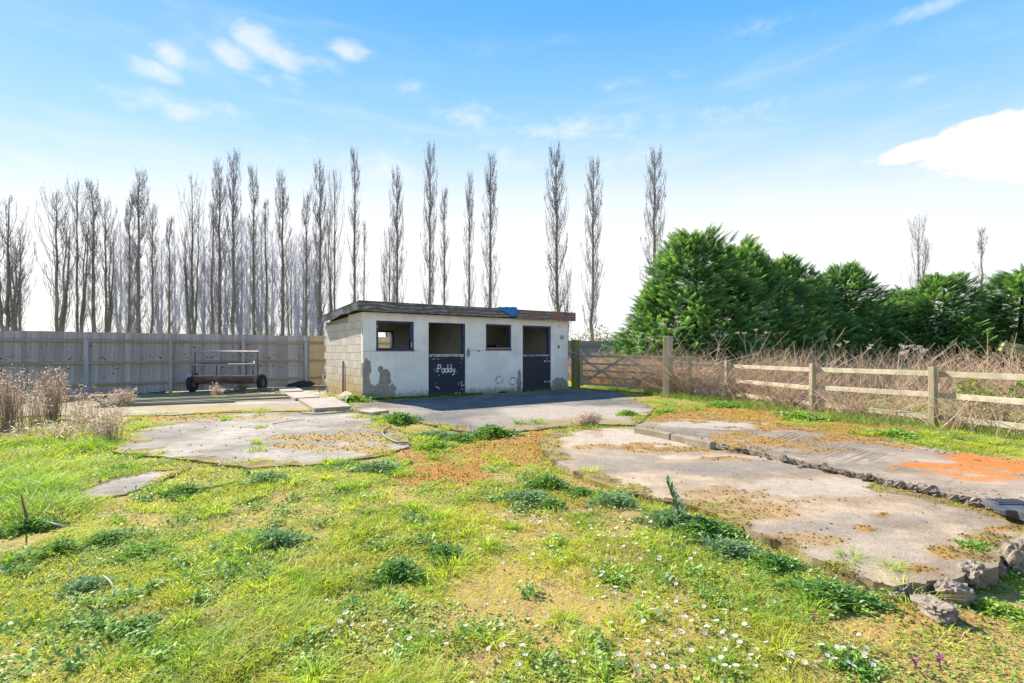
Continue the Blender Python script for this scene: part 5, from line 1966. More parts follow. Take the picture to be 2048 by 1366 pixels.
# ------------------------------------------------------------------ daisies
def daisies():
    V, F, mi = [], [], []
    n = 11
    for i in range(n):
        a = i / n * 2 * math.pi
        r = .0105
        d = np.array([math.cos(a), math.sin(a)])
        s = np.array([-d[1], d[0]])
        b = len(V)
        for (f, w, z) in ((.28, .0018, .001), (.7, .0030, .003), (1.0, .0012, .0035)):
            V.append((*(d * r * f + s * w), z))
            V.append((*(d * r * f - s * w), z))
        F += [[b, b + 2, b + 3, b + 1], [b + 2, b + 4, b + 5, b + 3]]
        mi += [0, 0]
    b = len(V)
    for i in range(8):
        a = i / 8 * 2 * math.pi
        V.append((math.cos(a) * .0042, math.sin(a) * .0042, .0015))
    V.append((0, 0, .0045))
    T = [[b + i, b + (i + 1) % 8, b + 8] for i in range(8)]
    # stalk
    c = len(V)
    for z, r in ((-.045, .0008), (0, .0008)):
        for i in range(3):
            a = i / 3 * 6.283
            V.append((math.cos(a) * r, math.sin(a) * r, z))
    F += [[c, c + 1, c + 4, c + 3], [c + 1, c + 2, c + 5, c + 4], [c + 2, c, c + 3, c + 5]]
    mi += [2, 2, 2]
    green = simple('daisy_stalk', (.15, .25, .05), .8, .1, 10, 0)
    src = mk('daisy', np.array(V), [np.array(F), np.array(T)], [M_daisyw, M_daisyy, green], matidx=mi + [1] * 8)
    first = True
    done = 0
    g = random.Random(99)
    clusters = [(1060, 1060, 130, 40, 55), (1240, 1060, 70, 30, 40), (1320, 1100, 90, 50, 22), (1150, 1150, 260, 80, 32), (1450, 1240, 200, 80, 36), (1500, 1330, 300, 50, 50), (1200, 1330, 260, 50, 32), (1000, 1100, 90, 80, 16), (1640, 1200, 60, 20, 3), (700, 1255, 60, 14, 8), (800, 1300, 60, 30, 6)]
    for cx, cy, rx, ry, n in clusters:
        k = 0
        while k < n:
            px = g.gauss(cx, rx * .6)
            py = g.gauss(cy, ry * .6)
            if py > 1362 or px > 2040:
                continue
            gx, gy_ = G(px, py)
            if inpoly(np.array([gx]), np.array([gy_]), P_LOW)[0]:
                continue
            o = src if first else src.copy()
            if not first:
                COL.objects.link(o)
            first = False
            z = float(ground_z(np.array([gx]), np.array([gy_]))[0]) + g.uniform(.03, .05)
            o.location = (gx, gy_, z)
            s = g.uniform(.8, 1.2) * (1.0 + .05 * gy_)
            o.scale = (s, s, s)
            o.rotation_euler = (g.gauss(.12, .2), g.gauss(-.12, .2), g.uniform(0, 6.28))
            tag(o, 'small white daisy with a yellow centre growing in the lawn', 'daisy', 'daisies in the lawn')
            k += 1
            done += 1


daisies()


def purple_flowers():
    for lab, px, py in (('purple dead-nettle flower head at the bottom edge, left of its pair', 1830, 1345), ('purple dead-nettle flower head at the bottom edge, right of its pair', 1880, 1338), ('small purple flower beside the broken slab corner', 1905, 1128), ('pink purple flower in the lawn below the large dark weed', 1628, 1250)):
        mb = MB()
        for i in range(26):
            a = random.uniform(0, 6.28)
            z = .03 + .035 * random.random()
            r = .010 * random.random() + .003
            c = Vector((math.cos(a) * r, math.sin(a) * r, z))
            d = Vector((math.cos(a), math.sin(a), .6)) * .009
            s = Vector((-math.sin(a), math.cos(a), .2)) * .005
            mb.add([tuple(c - s), tuple(c + d), tuple(c + s), tuple(c - d * .5)], [[0, 1, 2, 3]])
        mb.tube([(0, 0, 0), (0, 0, .05)], .002, 4)
        o = mb.build('purple_flower', M_purple, None)
        gx, gy_ = G(px, py)
        o.location = (gx, gy_, float(ground_z(np.array([gx]), np.array([gy_]))[0]))
        tag(o, lab, 'flower', 'purple flowers')


purple_flowers()

# ------------------------------------------------------------------ rubble, stones
def rock(name, w, d, h, seed, mat, loc, rz, label, cat, group=None, sub=4, rough=.32):
    bm = bmesh.new()
    bmesh.ops.create_icosphere(bm, subdivisions=sub, radius=1)
    g = random.Random(seed)
    from mathutils import noise as mn
    off = Vector((seed * 3.1, seed * 1.7, seed * .9))
    for v in bm.verts:
        p = v.co.copy()
        # squarish, then roughened
        q = Vector([math.copysign(abs(c) ** .8, c) for c in p])
        n = mn.fractal(p * 1.6 + off, .7, 2, 5) * rough
        n2 = mn.noise(p * 7 + off) * rough * .45 + mn.noise(p * 15 + off) * rough * .25
        q = q * (1 + n + n2)
        v.co = Vector((q.x * w / 2, q.y * d / 2, max(q.z * h / 2, -h * .5)))
    me = bpy.data.meshes.new(name)
    bm.to_mesh(me)
    bm.free()
    me.materials.append(mat)
    o = bpy.data.objects.new(name, me)
    COL.objects.link(o)
    o.location = loc
    o.rotation_euler = (g.uniform(-.15, .15), g.uniform(-.15, .15), rz)
    return tag(o, label, cat, group)


ch = [(1870, 1222, .20, .13, .12, 'broken concrete chunk nearest the camera at the right slab corner'), (1908, 1188, .17, .12, .13, 'broken concrete chunk second from the camera on the right corner'),
      (1945, 1155, .20, .13, .15, 'jagged concrete chunk with a dark face above the light green weed'), (1985, 1132, .13, .10, .10, 'small concrete chunk left of the big edge stone'),
      (2052, 1128, .22, .18, .26, 'large broken concrete stone cut by the right edge of the picture'), (1995, 1096, .16, .10, .06, 'flat rounded concrete lump above the flat weed on the slab corner'), (1800, 1180, .22, .10, .09, 'crumbled dark chunk at the lower tip of the slab'),
      (1735, 1160, .30, .10, .07, 'thin crumbled chunk along the lower slab edge')]
for i, (px, py, w, d, h, lab) in enumerate(ch):
    gx, gy_ = G(px, py)
    rock('concrete_chunk', w, d, h, i + 3, M_stone, (gx, gy_, h * .25 - .03), random.uniform(0, 3), lab, 'rubble', 'broken concrete chunks')


def broken_line():
    """crumbled edge of the upper base, a run of small rough lumps"""
    mb = MB()
    pts = [(1428, 887), (1500, 903), (1600, 925), (1700, 946), (1800, 967), (1880, 984), (1990, 1012), (2060, 1026)]
    for k in range(240):
        f = random.random() ** .8 * (len(pts) - 1)
        i = int(f)
        px = pts[i][0] + (pts[i + 1][0] - pts[i][0]) * (f - i)
        py = pts[i][1] + (pts[i + 1][1] - pts[i][1]) * (f - i)
        x, y = G(px, py, .08)
        x += random.gauss(-.02, .022)
        y += random.gauss(-.03, .022)
        r = random.uniform(.010, .030) * (2.0 if random.random() < .12 else 1)
        z = random.uniform(.05, .098)
        V = np.array([[1, 0, 0], [0, 1, 0], [-1, 0, 0], [0, -1, 0], [.4, .4, .8], [-.4, .3, .9], [-.3, -.4, .8], [.4, -.4, .7]], float) * r * RNG.uniform(.6, 1.3, (8, 1)) + [x, y, z - .006]
        mb.add(V, [[0, 1, 5, 4], [1, 2, 6, 5], [2, 3, 7, 6], [3, 0, 4, 7], [4, 5, 6, 7]])
    o = mb.build('crumbled_edge', M_stone, None)
    tag(o, 'crumbled grey concrete rubble along the step between the two right slabs', 'rubble', kind='stuff')


broken_line()

for i, (px, py, w, d, h, lab) in enumerate([(455, 786, .30, .2, .14, 'mossy stone at the left end of the rock pile by the trailer'), (478, 783, .34, .26, .20, 'largest mossy stone in the rock pile before the trailer'), (500, 786, .22, .2, .14, 'small dark stone in the middle of the rock pile'),
                                           (520, 784, .46, .28, .15, 'flat slab-like stone right of the rock pile'), (545, 785, .26, .2, .13, 'brown stone near the right end of the rock pile'), (556, 787, .2, .18, .09, 'smallest stone at the right end of the rock pile'), (487, 778, .26, .2, .24, 'rusty toned stone on top of the rock pile')]):
    gx, gy_ = G(px, py)
    rock('stone', w, d, h, i + 30, M_stoneb, (gx, gy_, h * .4), random.uniform(0, 3), lab, 'stone', 'stones before the trailer', sub=2)

# flags beside the stable and loose paving
def flags():
    r = thing('flag_path', 'path of thick pale concrete flags left of the stable corner', 'path')
    quads = [[(628, 817), (704, 812), (668, 794), (596, 797)], [(590, 796), (640, 793), (610, 783), (566, 785)], [(566, 783), (608, 781), (592, 773), (552, 775)]]
    for q in quads:
        z = .10
        P = [Vector(G(px, py, z)) for px, py in q]
        c = sum(P, Vector((0, 0))) / 4
        P = [c + (p - c) * .985 for p in P]
        V = [(p.x, p.y, -.02) for p in P] + [(p.x, p.y, z) for p in P]
        mk('flagstone', np.array(V), [BOXF], M_flag, r)
    q = [(716, 822), (742, 826), (778, 821), (750, 817)]
    P = [Vector(G(px, py, .07)) for px, py in q]
    o = mk('loose_flag', np.array([(p.x, p.y, .03) for p in P] + [(p.x, p.y, .08) for p in P]), [BOXF], M_flag)
    tag(o, 'small loose paving piece in front of the stable corner', 'paving')
    q = [(672, 797), (690, 803), (700, 794), (688, 787)]
    P = [Vector(G(px, py, .07)) for px, py in q]
    o = mk('loose_flag', np.array([(p.x, p.y, .0) for p in P] + [(p.x + .05, p.y + .05, .16) for p in P]), [BOXF], M_flag)
    tag(o, 'pale broken slab piece leaning at the stable side wall', 'paving')


flags()


def planks():
    rows = [(195, 806, 562, 792, .055, 'furthest weathered plank in the row lying left of the flag path'), (210, 809, 575, 795, .05, 'second weathered plank in the row lying left of the flag path'),
            (200, 812, 520, 800, .04, 'third weathered plank, shorter, in the row left of the flag path'), (255, 814, 580, 800, .045, 'nearest weathered plank in the row left of the flag path'),
            (185, 817, 470, 806, .04, 'short plank nearest the grey slab')]
    for i, (x0, y0, x1, y1, z, lab) in enumerate(rows):
        a, b = G(x0, y0), G(x1, y1)
        L = math.dist(a, b)
        o = MB().box(0, L, -.05, .05, 0, .05, jit=.006).build('plank', M_plank, None, bevel=.004)
        o.location = (a[0], a[1], .025 + (i % 2) * .012)
        o.rotation_euler = (R(random.uniform(-3, 3)), R(random.uniform(-.3, .1)), math.atan2(b[1] - a[1], b[0] - a[0]))
        tag(o, lab, 'plank', 'planks lying on the track')
    a, b = G(150, 794), G(325, 782)
    o = MB().tube([(a[0], a[1], .12), ((a[0] + b[0]) / 2, (a[1] + b[1]) / 2, .20), (b[0], b[1], .22)], .02, 8).build('pole', M_steel, None, smooth=True)
    tag(o, 'pale thin pole lying before the fence at the left', 'pole')


planks()

# ------------------------------------------------------------------ hose, twigs, tyre, heaps
def wire(name, pts, r, mat, label, cat, group=None, n=8, z=.05):
    P = []
    for p in pts:
        zz = p[2] if len(p) > 2 else z
        gx, gy_ = G(p[0], p[1], zz)
        P.append((gx, gy_, zz))
    P = np.array(P)
    # Catmull smoothing
    out = []
    for i in range(len(P) - 1):
        p0, p1, p2, p3 = P[max(i - 1, 0)], P[i], P[i + 1], P[min(i + 2, len(P) - 1)]
        for k in range(5):
            t_ = k / 5
            out.append(.5 * ((2 * p1) + (-p0 + p2) * t_ + (2 * p0 - 5 * p1 + 4 * p2 - p3) * t_ ** 2 + (-p0 + 3 * p1 - 3 * p2 + p3) * t_ ** 3))
    out.append(P[-1])
    rr = np.full(len(out), r) if np.isscalar(r) else np.interp(np.linspace(0, 1, len(out)), np.linspace(0, 1, len(r)), r)
    o = MB().tube(out, rr, n).build(name, mat, None, smooth=True)
    return tag(o, label, cat, group)


wire('hose', [(600, 825), (630, 828), (670, 826), (700, 821), (703, 817)], .016, M_hose, 'grey hose lying across the slab below the flag path', 'hose')
wire('hose', [(782, 853), (768, 860), (766, 868), (778, 877), (795, 884), (818, 885)], .014, M_hose, 'curved grey hose end by the round dark weed clump', 'hose')
M_twg = simple('fallen_twig', (.22, .16, .11), .9, .3, 20, 0)
M_pale = simple('pale_branch', (.55, .48, .38), .9, .2, 20, 0)
wire('twig', [(545, 848), (575, 843), (610, 838)], [.008, .006, .003], M_twg, 'thin twig on the far part of the grey slab', 'twig', 'fallen twigs', 5)
wire('twig', [(330, 985, .02), (420, 975, .04), (490, 963, .03), (560, 985, .02)], [.010, .008, .004], M_twg, 'long bent twig across the lawn below the grey slab', 'twig', 'fallen twigs', 5)
wire('twig', [(205, 1150, .03), (222, 1165, .05), (226, 1185, .02), (215, 1200, .02)], [.004, .004, .003], M_pale, 'small pale curled twig in the left lawn', 'twig', 'fallen twigs', 5)
wire('twig', [(60, 1050, .02), (50, 1022, .12), (42, 990, .3)], [.012, .009, .004], M_twg, 'short dark upright stick in the left long grass', 'twig', 'fallen twigs', 5)
wire('twig', [(60, 1030, .04), (110, 1048, .05), (160, 1052, .02)], [.008, .007, .003], M_pale, 'pale branch lying under the left long grass', 'twig', 'fallen twigs', 5)


def bent_branch():
    k = lambda px, py, Y: ((px - 1024) / 1000 * Y, Y, EYE - (py - 702) / 1000 * Y)
    P = [k(655, 786, 15.4), k(655, 775, 15.4), k(647, 763, 15.4), k(646, 752, 15.4), k(652, 738, 15.5)]
    o = MB().tube(P, [.03, .028, .026, .022, .015], 8).build('bent_branch', M_pale, None, smooth=True)
    tag(o, 'pale bent branch leaning at the back corner of the stable side', 'branch')
    P = [k(640, 786, 15.6), k(637, 775, 15.6), k(640, 764, 15.6), k(645, 757, 15.6)]
    o = MB().tube(P, [.016, .014, .012, .006], 6).build('bent_branch', M_twg, None, smooth=True)
    tag(o, 'thin brown branch left of the pale bent branch by the stable', 'branch')


bent_branch()


def torus(R0, r0, n=28, m=12, squash=1.0):
    V, Q = [], []
    for i in range(n):
        a = i / n * 2 * math.pi
        for j in range(m):
            b = j / m * 2 * math.pi
            cr = math.copysign(abs(math.cos(b)) ** .7, math.cos(b))
            sr = math.copysign(abs(math.sin(b)) ** .7, math.sin(b))
            V.append(((R0 + r0 * cr) * math.cos(a), (R0 + r0 * cr) * math.sin(a), r0 * squash * sr))
            Q.append([i * m + j, ((i + 1) % n) * m + j, ((i + 1) % n) * m + (j + 1) % m, i * m + (j + 1) % m])
    return np.array(V), np.array(Q)


def tyre_things():
    V, Q = torus(.25, .085)
    gx, gy_ = G(266, 783)
    o = mk('old_tyre', V, [Q], M_tyre, smooth=True)
    o.location = (gx, gy_, .20)
    o.rotation_euler = (R(24), R(8), 0)
    tag(o, 'black tyre lying tilted at the foot of the board fence', 'tyre')
    rock('dark_sack', .55, .4, .22, 77, M_dark, (*G(268, 786), .1), .2, 'crumpled black sack under the tilted tyre by the fence', 'sack', sub=3)
    rock('dark_heap', .9, .5, .28, 78, M_dark, (*G(600, 774), .05), .6, 'dark heap at the foot of the fence beside the last left post', 'heap', sub=3)
    rock('cloth_heap', .5, .3, .12, 79, simple('grey_cloth', (.3, .32, .35), .9, .3, 9, .4), (*G(315, 786), .06), .1, 'grey cloth scrap on the ground right of the tyre', 'cloth', sub=3)


tyre_things()


def trailer():
    Y = 16.4
    x0, x1 = (385 - 1024) / 1000 * Y, (512 - 1024) / 1000 * Y
    root = thing('rusty_trailer', 'rusty steel flatbed trailer frame with a tubular hoop parked by the fence', 'trailer', ((x0 + x1) / 2, Y, 0), R(4))
    W = (x1 - x0)
    h = W / 2
    a = h - .04
    # chassis
    bed = MB()
    bed.bar((-a, 0, .47), (a, 0, .47), .08, .10).bar((-a, .45, .47), (a, .45, .47), .06, .08)
    for x in (-a + .03, -.35, .35, a - .03):
        bed.bar((x, .042, .47), (x, .418, .47), .05, .07)
    bed.build('chassis', M_rust, root)
    MB().box(-a + .05, a - .05, -.03, -.012, .33, .42, jit=.006).build('tail_panel', simple('dark_rusty_panel', (.07, .045, .038), .8, .4, 10, .4, dirt=(.16, .09, .06), dirt_amt=.6), root)
    MB().bar((-a, -.02, .54), (a, -.02, .54), .04, .03).build('edge_angle', M_rustlt, root)
    # tall rear hoop and lower front rail
    t = MB()
    t.tube([(-a, .15, .47), (-a, .15, 1.32)], .028, 8).tube([(a, .15, .47), (a, .15, 1.32)], .028, 8)
    t.build('hoop_upright', M_rust, root)
    MB().tube([(-a - .03, .15, 1.335), (a + .03, .15, 1.325)], .028, 8).build('hoop_bar', M_rustlt, root, smooth=True)
    t = MB()
    t.tube([(-a + .02, -.03, .5), (-a + .02, -.03, .90)], .03, 8).tube([(a - .10, .04, .5), (a - .10, .04, .90)], .022, 8)
    for x in (-.42, .55):
        t.tube([(x, .35, .5), (x, .35, .93)], .018, 6)
    t.build('stake', M_rust, root)
    MB().tube([(-a + .02, -.03, .91), (a - .03, -.03, .92), (a - .18, .3, 1.0)], .020, 8).build('front_bar', M_rustlt, root)
    MB().tube([(-a, .35, .93), (a - .1, .35, .95)], .016, 8).build('middle_bar', M_iron, root)
    for s in (-1, 1):
        V, Q = torus(.20, .082)
        # axle along x
        V = V[:, [2, 1, 0]] * [1.0, 1, 1]
        wh = mk('wheel', V, [Q], M_tyre, root, smooth=True, loc=(s * (h + .01), .35 if s > 0 else .1, .285))
        MB().tube([(-.05, 0, 0), (.05, 0, 0)], .125, 14).build('rim', M_rust, wh)
        mg = MB()
        P = [(0, .34 * math.cos(R(t_)), .34 * math.sin(R(t_))) for t_ in range(40, 141, 10)]
        V = []
        for p in P:
            V += [(-.09, p[1], p[2]), (.09, p[1], p[2])]
        n = len(P)
        q = [[2 * i, 2 * i + 1, 2 * i + 3, 2 * i + 2] for i in range(n - 1)]
        if s < 0:
            mg.add(V, q).add(np.array(V) * [1, 1.02, 1.02], [w[::-1] for w in q]).build('mudguard', M_rustlt, wh)
    MB().tube([(-h, .3, .285), (h, .3, .285)], .025, 8).build('axle', M_rust, root)


trailer()


def plastic_part():
    gx, gy_ = G(2040, 1052, .06)
    root = thing('plastic_cover', 'dark grey moulded plastic cover with ribs at the right edge of the slab', 'plastic cover', (gx + .15, gy_ + .10, .03), R(-4))
    root.scale = (.82, .82, .82)
    z = .155
    def prism(poly_, z0, z1, name, bev=.004, y=0):
        n = len(poly_)
        V = [(p[0], p[1], z0) for p in poly_] + [(p[0], p[1], z1) for p in poly_]
        bm = bmesh.new()
        vs = [bm.verts.new(v) for v in V]
        bm.faces.new(vs[:n][::-1])
        bm.faces.new(vs[n:])
        for i in range(n):
            bm.faces.new((vs[i], vs[(i + 1) % n], vs[(i + 1) % n + n], vs[i + n]))
        me = bpy.data.meshes.new(name)
        bm.to_mesh(me)
        bm.free()
        me.materials.append(M_black)
        o = bpy.data.objects.new(name, me)
        COL.objects.link(o)
        o.parent = root
        m = o.modifiers.new('bevel', 'BEVEL')
        m.width = bev
        m.segments = 2
        return o
    prism([(-.19, .06), (-.17, .01), (-.08, -.015), (.14, -.02), (.20, .0), (.25, .22), (.22, .36), (-.09, .36), (-.12, .19), (-.16, .15)], .075, .135, 'cover_body', .010)
    prism([(-.085, .18), (.215, .18), (.205, .34), (-.075, .34)], .1355, .147, 'raised_panel')
    for k in range(4):
        prism([(-.08, .20 + k * .035), (.205, .20 + k * .035), (.205, .214 + k * .035), (-.08, .214 + k * .035)], .1475, .155, 'rib', .002)
    prism([(-.09, -.09), (.06, -.09), (.055, .10), (-.085, .10)], .06, .145, 'bracket_box', .006)
    MB().box(.03, .055, -.098, -.09, .02, .075).box(.018, .067, -.103, -.098, .03, .045).build('catch', M_steel, root)
    MB().box(-.02, .18, .02, .3, -.075, .07).build('foot', M_black, root)


plastic_part()

# a few cut branches heaped on the far right, over the brambles
for i, (px0, py0, px1, py1, Y, lab) in enumerate([(2005, 688, 2075, 702, 14.5, 'mossy cut log poking out over the brambles at the right edge'), (2000, 697, 2080, 716, 14.3, 'lower cut log under the mossy log at the right edge')]):
    k = lambda px, py: ((px - 1024) / 1000 * Y, Y, EYE - (py - 702) / 1000 * Y)
    o = MB().tube([k(px0, py0), k((px0 + px1) / 2, (py0 + py1) / 2 - 1), k(px1 + 60, py1 + 20)], [.07, .08, .09], 9).build('cut_log', simple('mossy_log', (.30, .26, .14), .9, .3, 9, .5, dirt=(.35, .33, .10), dirt_amt=.7), None, smooth=True)
    tag(o, lab, 'log', 'cut logs')


def bramble_leafy():
    g = np.random.default_rng(5)
    for lab, cx, Y, n, spread_, h in (('green leaved bramble sprawling over the rail at the right edge', 2000, 8.6, 260, 1.0, 1.05), ('small green bramble sprig behind the rail right of the last post', 1950, 9.6, 110, .6, .75)):
        x0 = (cx - 1024) / 1000 * Y
        N = 16
        P = np.zeros((N, 5, 3))
        az = g.uniform(0, 6.28, N)
        for k in range(5):
            f = k / 4
            P[:, k, 0] = np.cos(az) * spread_ * f * g.uniform(.5, .8, N)
            P[:, k, 1] = np.sin(az) * spread_ * .5 * f
            P[:, k, 2] = h * np.sin(f * 2.1) * g.uniform(.6, 1, N)
        V, Q = tubes(P, np.tile(np.linspace(.006, .003, 5)[None], (N, 1)), 4)
        cols = [np.tile(np.array([.28, .18, .13]), (len(V), 1))]
        s = g.integers(0, N, n)
        k = g.integers(1, 4, n)
        f = g.uniform(0, 1, (n, 1))
        c = P[s, k] * (1 - f) + P[s, k + 1] * f + g.normal(0, .03, (n, 3))
        d = g.normal(0, 1, (n, 3))
        d /= np.linalg.norm(d, axis=1, keepdims=True)
        u = np.cross(d, g.normal(0, 1, (n, 3)))
        u /= np.linalg.norm(u, axis=1, keepdims=True)
        L = g.uniform(.025, .05, n)[:, None]
        q = np.stack([c - d * L, c + u * L * .6, c + d * L, c - u * L * .6], 1).reshape(-1, 3)
        cols.append(np.repeat(mixc(np.tile(np.array([.20, .32, .05]), (n, 1)), (.40, .42, .10), g.uniform(0, 1, n)), 4, 0))
        o = mk('bramble', np.concatenate([V, q]), [np.concatenate([Q, (np.arange(n) * 4)[:, None] + np.arange(4) + len(V)])], M_weed, col=np.concatenate(cols))
        o.location = (x0, Y, 0)
        tag(o, lab, 'bramble', 'green brambles')


bramble_leafy()

# ------------------------------------------------------------------ poplars
def poplar_mesh(seed, H, width, nb, leaders=1, bare=.10, twigmul=1.0, budsize=.05):
    g = np.random.default_rng(seed)
    trunkP = []
    fork = H * g.uniform(.12, .22)
    lead = []
    K = 14
    for li in range(leaders):
        if li == 0:
            top = np.array([g.normal(0, .07), g.normal(0, .2), H])
            st = np.array([0, 0, 0.])
            z0 = 0
            r0 = H * .0095
        else:
            a = g.uniform(0, 6.28) if li > 1 else g.choice([0, math.pi])
            hh = H * g.uniform(.55, .85)
            top = np.array([math.cos(a) * width * g.uniform(.45, .75), math.sin(a) * width * .4, hh])
            st = np.array([0, 0, fork * g.uniform(.4, 1.0)])
            r0 = H * .0075
        P = np.zeros((K, 3))
        for k in range(K):
            f = k / (K - 1)
            P[k, :2] = st[:2] + (top[:2] - st[:2]) * (f ** .55 if li else f) + g.normal(0, .05, 2) * (k > 0)
            P[k, 2] = st[2] + (top[2] - st[2]) * f
        rr = r0 * (1 - np.linspace(0, 1, K)) ** .8 + .018
        lead.append((P, rr, top[2] - st[2], st[2]))
    Vt, Qt = [], []
    n0 = 0
    for P, rr, _, _ in lead:
        V, Q = tubes(P[None], rr[None], 8)
        Vt.append(V)
        Qt.append(Q + n0)
        n0 += len(V)
    trunk = (np.concatenate(Vt), np.concatenate(Qt))
    # ascending branches
    BP, BR = [], []
    KB = 6
    for li, (P, rr, LH, zs) in enumerate(lead):
        n = int(nb * (1 if li == 0 else .5))
        f = np.sort(g.uniform(bare, .97, n) ** .9)
        zz = np.linspace(0, 1, K)
        bx = np.interp(f, zz, P[:, 0])
        by = np.interp(f, zz, P[:, 1])
        bz = np.interp(f, zz, P[:, 2])
        az = g.uniform(0, 6.28, n)
        prof = np.sin(np.clip((f - bare) / (1 - bare), 0, 1) ** .7 * np.pi * .92 + .2) ** .7
        reach = width * (.30 + .70 * prof) * g.uniform(.45, 1.1, n) * (1 if li == 0 else .6)
        L = reach * g.uniform(2.2, 3.6, n)
        L = np.minimum(L, (H * 1.0 - bz) * .85 + .3)
        Pb = np.zeros((n, KB, 3))
        for k in range(KB):
            u = k / (KB - 1)
            rad = reach * (1 - (1 - u) ** 1.9)
            Pb[:, k, 0] = bx + np.cos(az) * rad + g.normal(0, .05, n) * (k > 0)
            Pb[:, k, 1] = by + np.sin(az) * rad + g.normal(0, .05, n) * (k > 0)
            Pb[:, k, 2] = bz + L * (u ** 1.05)
        BP.append(Pb)
        BR.append((.014 + .016 * np.clip(L / 4, 0, 1))[:, None] * np.linspace(1, .35, KB)[None])
    BP = np.concatenate(BP)
    BR = np.concatenate(BR)
    V1, Q1 = tubes(BP, BR, 3)
    nt = int(len(BP) * 9 * twigmul)
    s = g.integers(0, len(BP), nt)
    k = g.integers(1, KB - 1, nt)
    f = g.uniform(0, 1, (nt, 1))
    c = BP[s, k] * (1 - f) + BP[s, k + 1] * f
    az = g.uniform(0, 6.28, nt)
    L = g.uniform(.3, .95, nt)
    out = g.uniform(.12, .40, nt)
    e = c + np.stack([np.cos(az) * L * out, np.sin(az) * L * out, L], 1)
    mid = (c + e) / 2 + np.stack([np.cos(az) * L * .06, np.sin(az) * L * .06, -L * .05], 1)
    TP = np.stack([c, mid, e], 1)
    V2, Q2 = tubes(TP, np.tile(np.array([[.011, .008, .005]]), (nt, 1)), 3)
    # catkins / buds at the tips
    m = int(nt * 1.7)
    s2 = g.integers(0, nt, m)
    fb = g.uniform(.3, 1.05, (m, 1))
    c3 = TP[s2, 0] * (1 - fb) + TP[s2, 2] * fb + g.normal(0, .04, (m, 3))
    b = g.uniform(.5, 1.3, m)[:, None] * budsize
    d1 = g.normal(0, .35, (m, 3)) + [0, 0, 1]
    d1 /= np.linalg.norm(d1, axis=1, keepdims=True)
    d2 = np.cross(d1, g.normal(0, 1, (m, 3)))
    d2 /= np.linalg.norm(d2, axis=1, keepdims=True)
    q = np.stack([c3 - d1 * b * 1.5, c3 + d2 * b * .5, c3 + d1 * b * 1.5, c3 - d2 * b * .5], 1).reshape(-1, 3)
    V = np.concatenate([V1, V2, q])
    Q = np.concatenate([Q1, Q2 + len(V1), (np.arange(m) * 4)[:, None] + np.arange(4) + len(V1) + len(V2)])
    return trunk, (V, Q)


def make_poplar(name, seed, H, width, nb, leaders=1, twm=1.0, mats=None, bare=.05, bud=.05):
    (tv, tq), (cv, cq) = poplar_mesh(seed, H, width, nb, leaders, bare, twm, bud)
    root = thing(name, 'x', 'tree')
    mats = mats or (M_bark, M_twig)
    mk('trunk', tv, [tq], mats[0], root, smooth=True)
    mk('crown', cv, [cq], mats[1], root)
    return root


PH = 20.0
pop = {'a': make_poplar('poplar_tree', 1, PH, 1.0, 120), 'b': make_poplar('poplar_tree', 2, PH, .85, 105), 'c': make_poplar('poplar_tree', 3, PH, 1.15, 130),
       'm': make_poplar('poplar_tree', 4, PH, 2.0, 62, 3, .75, bare=.07), 'n': make_poplar('poplar_tree', 5, PH, 2.0, 60, 4, .75, bare=.07), 't': make_poplar('poplar_tree', 6, PH, .8, 60, 1, .8)}
far = {'f': make_poplar('distant_poplar', 11, PH, 1.5, 90, 3, .7, (M_twigfar, M_twigfar), bud=.07), 'g': make_poplar('distant_poplar', 12, PH, 1.7, 90, 3, .7, (M_twigfar, M_twigfar), bud=.07)}
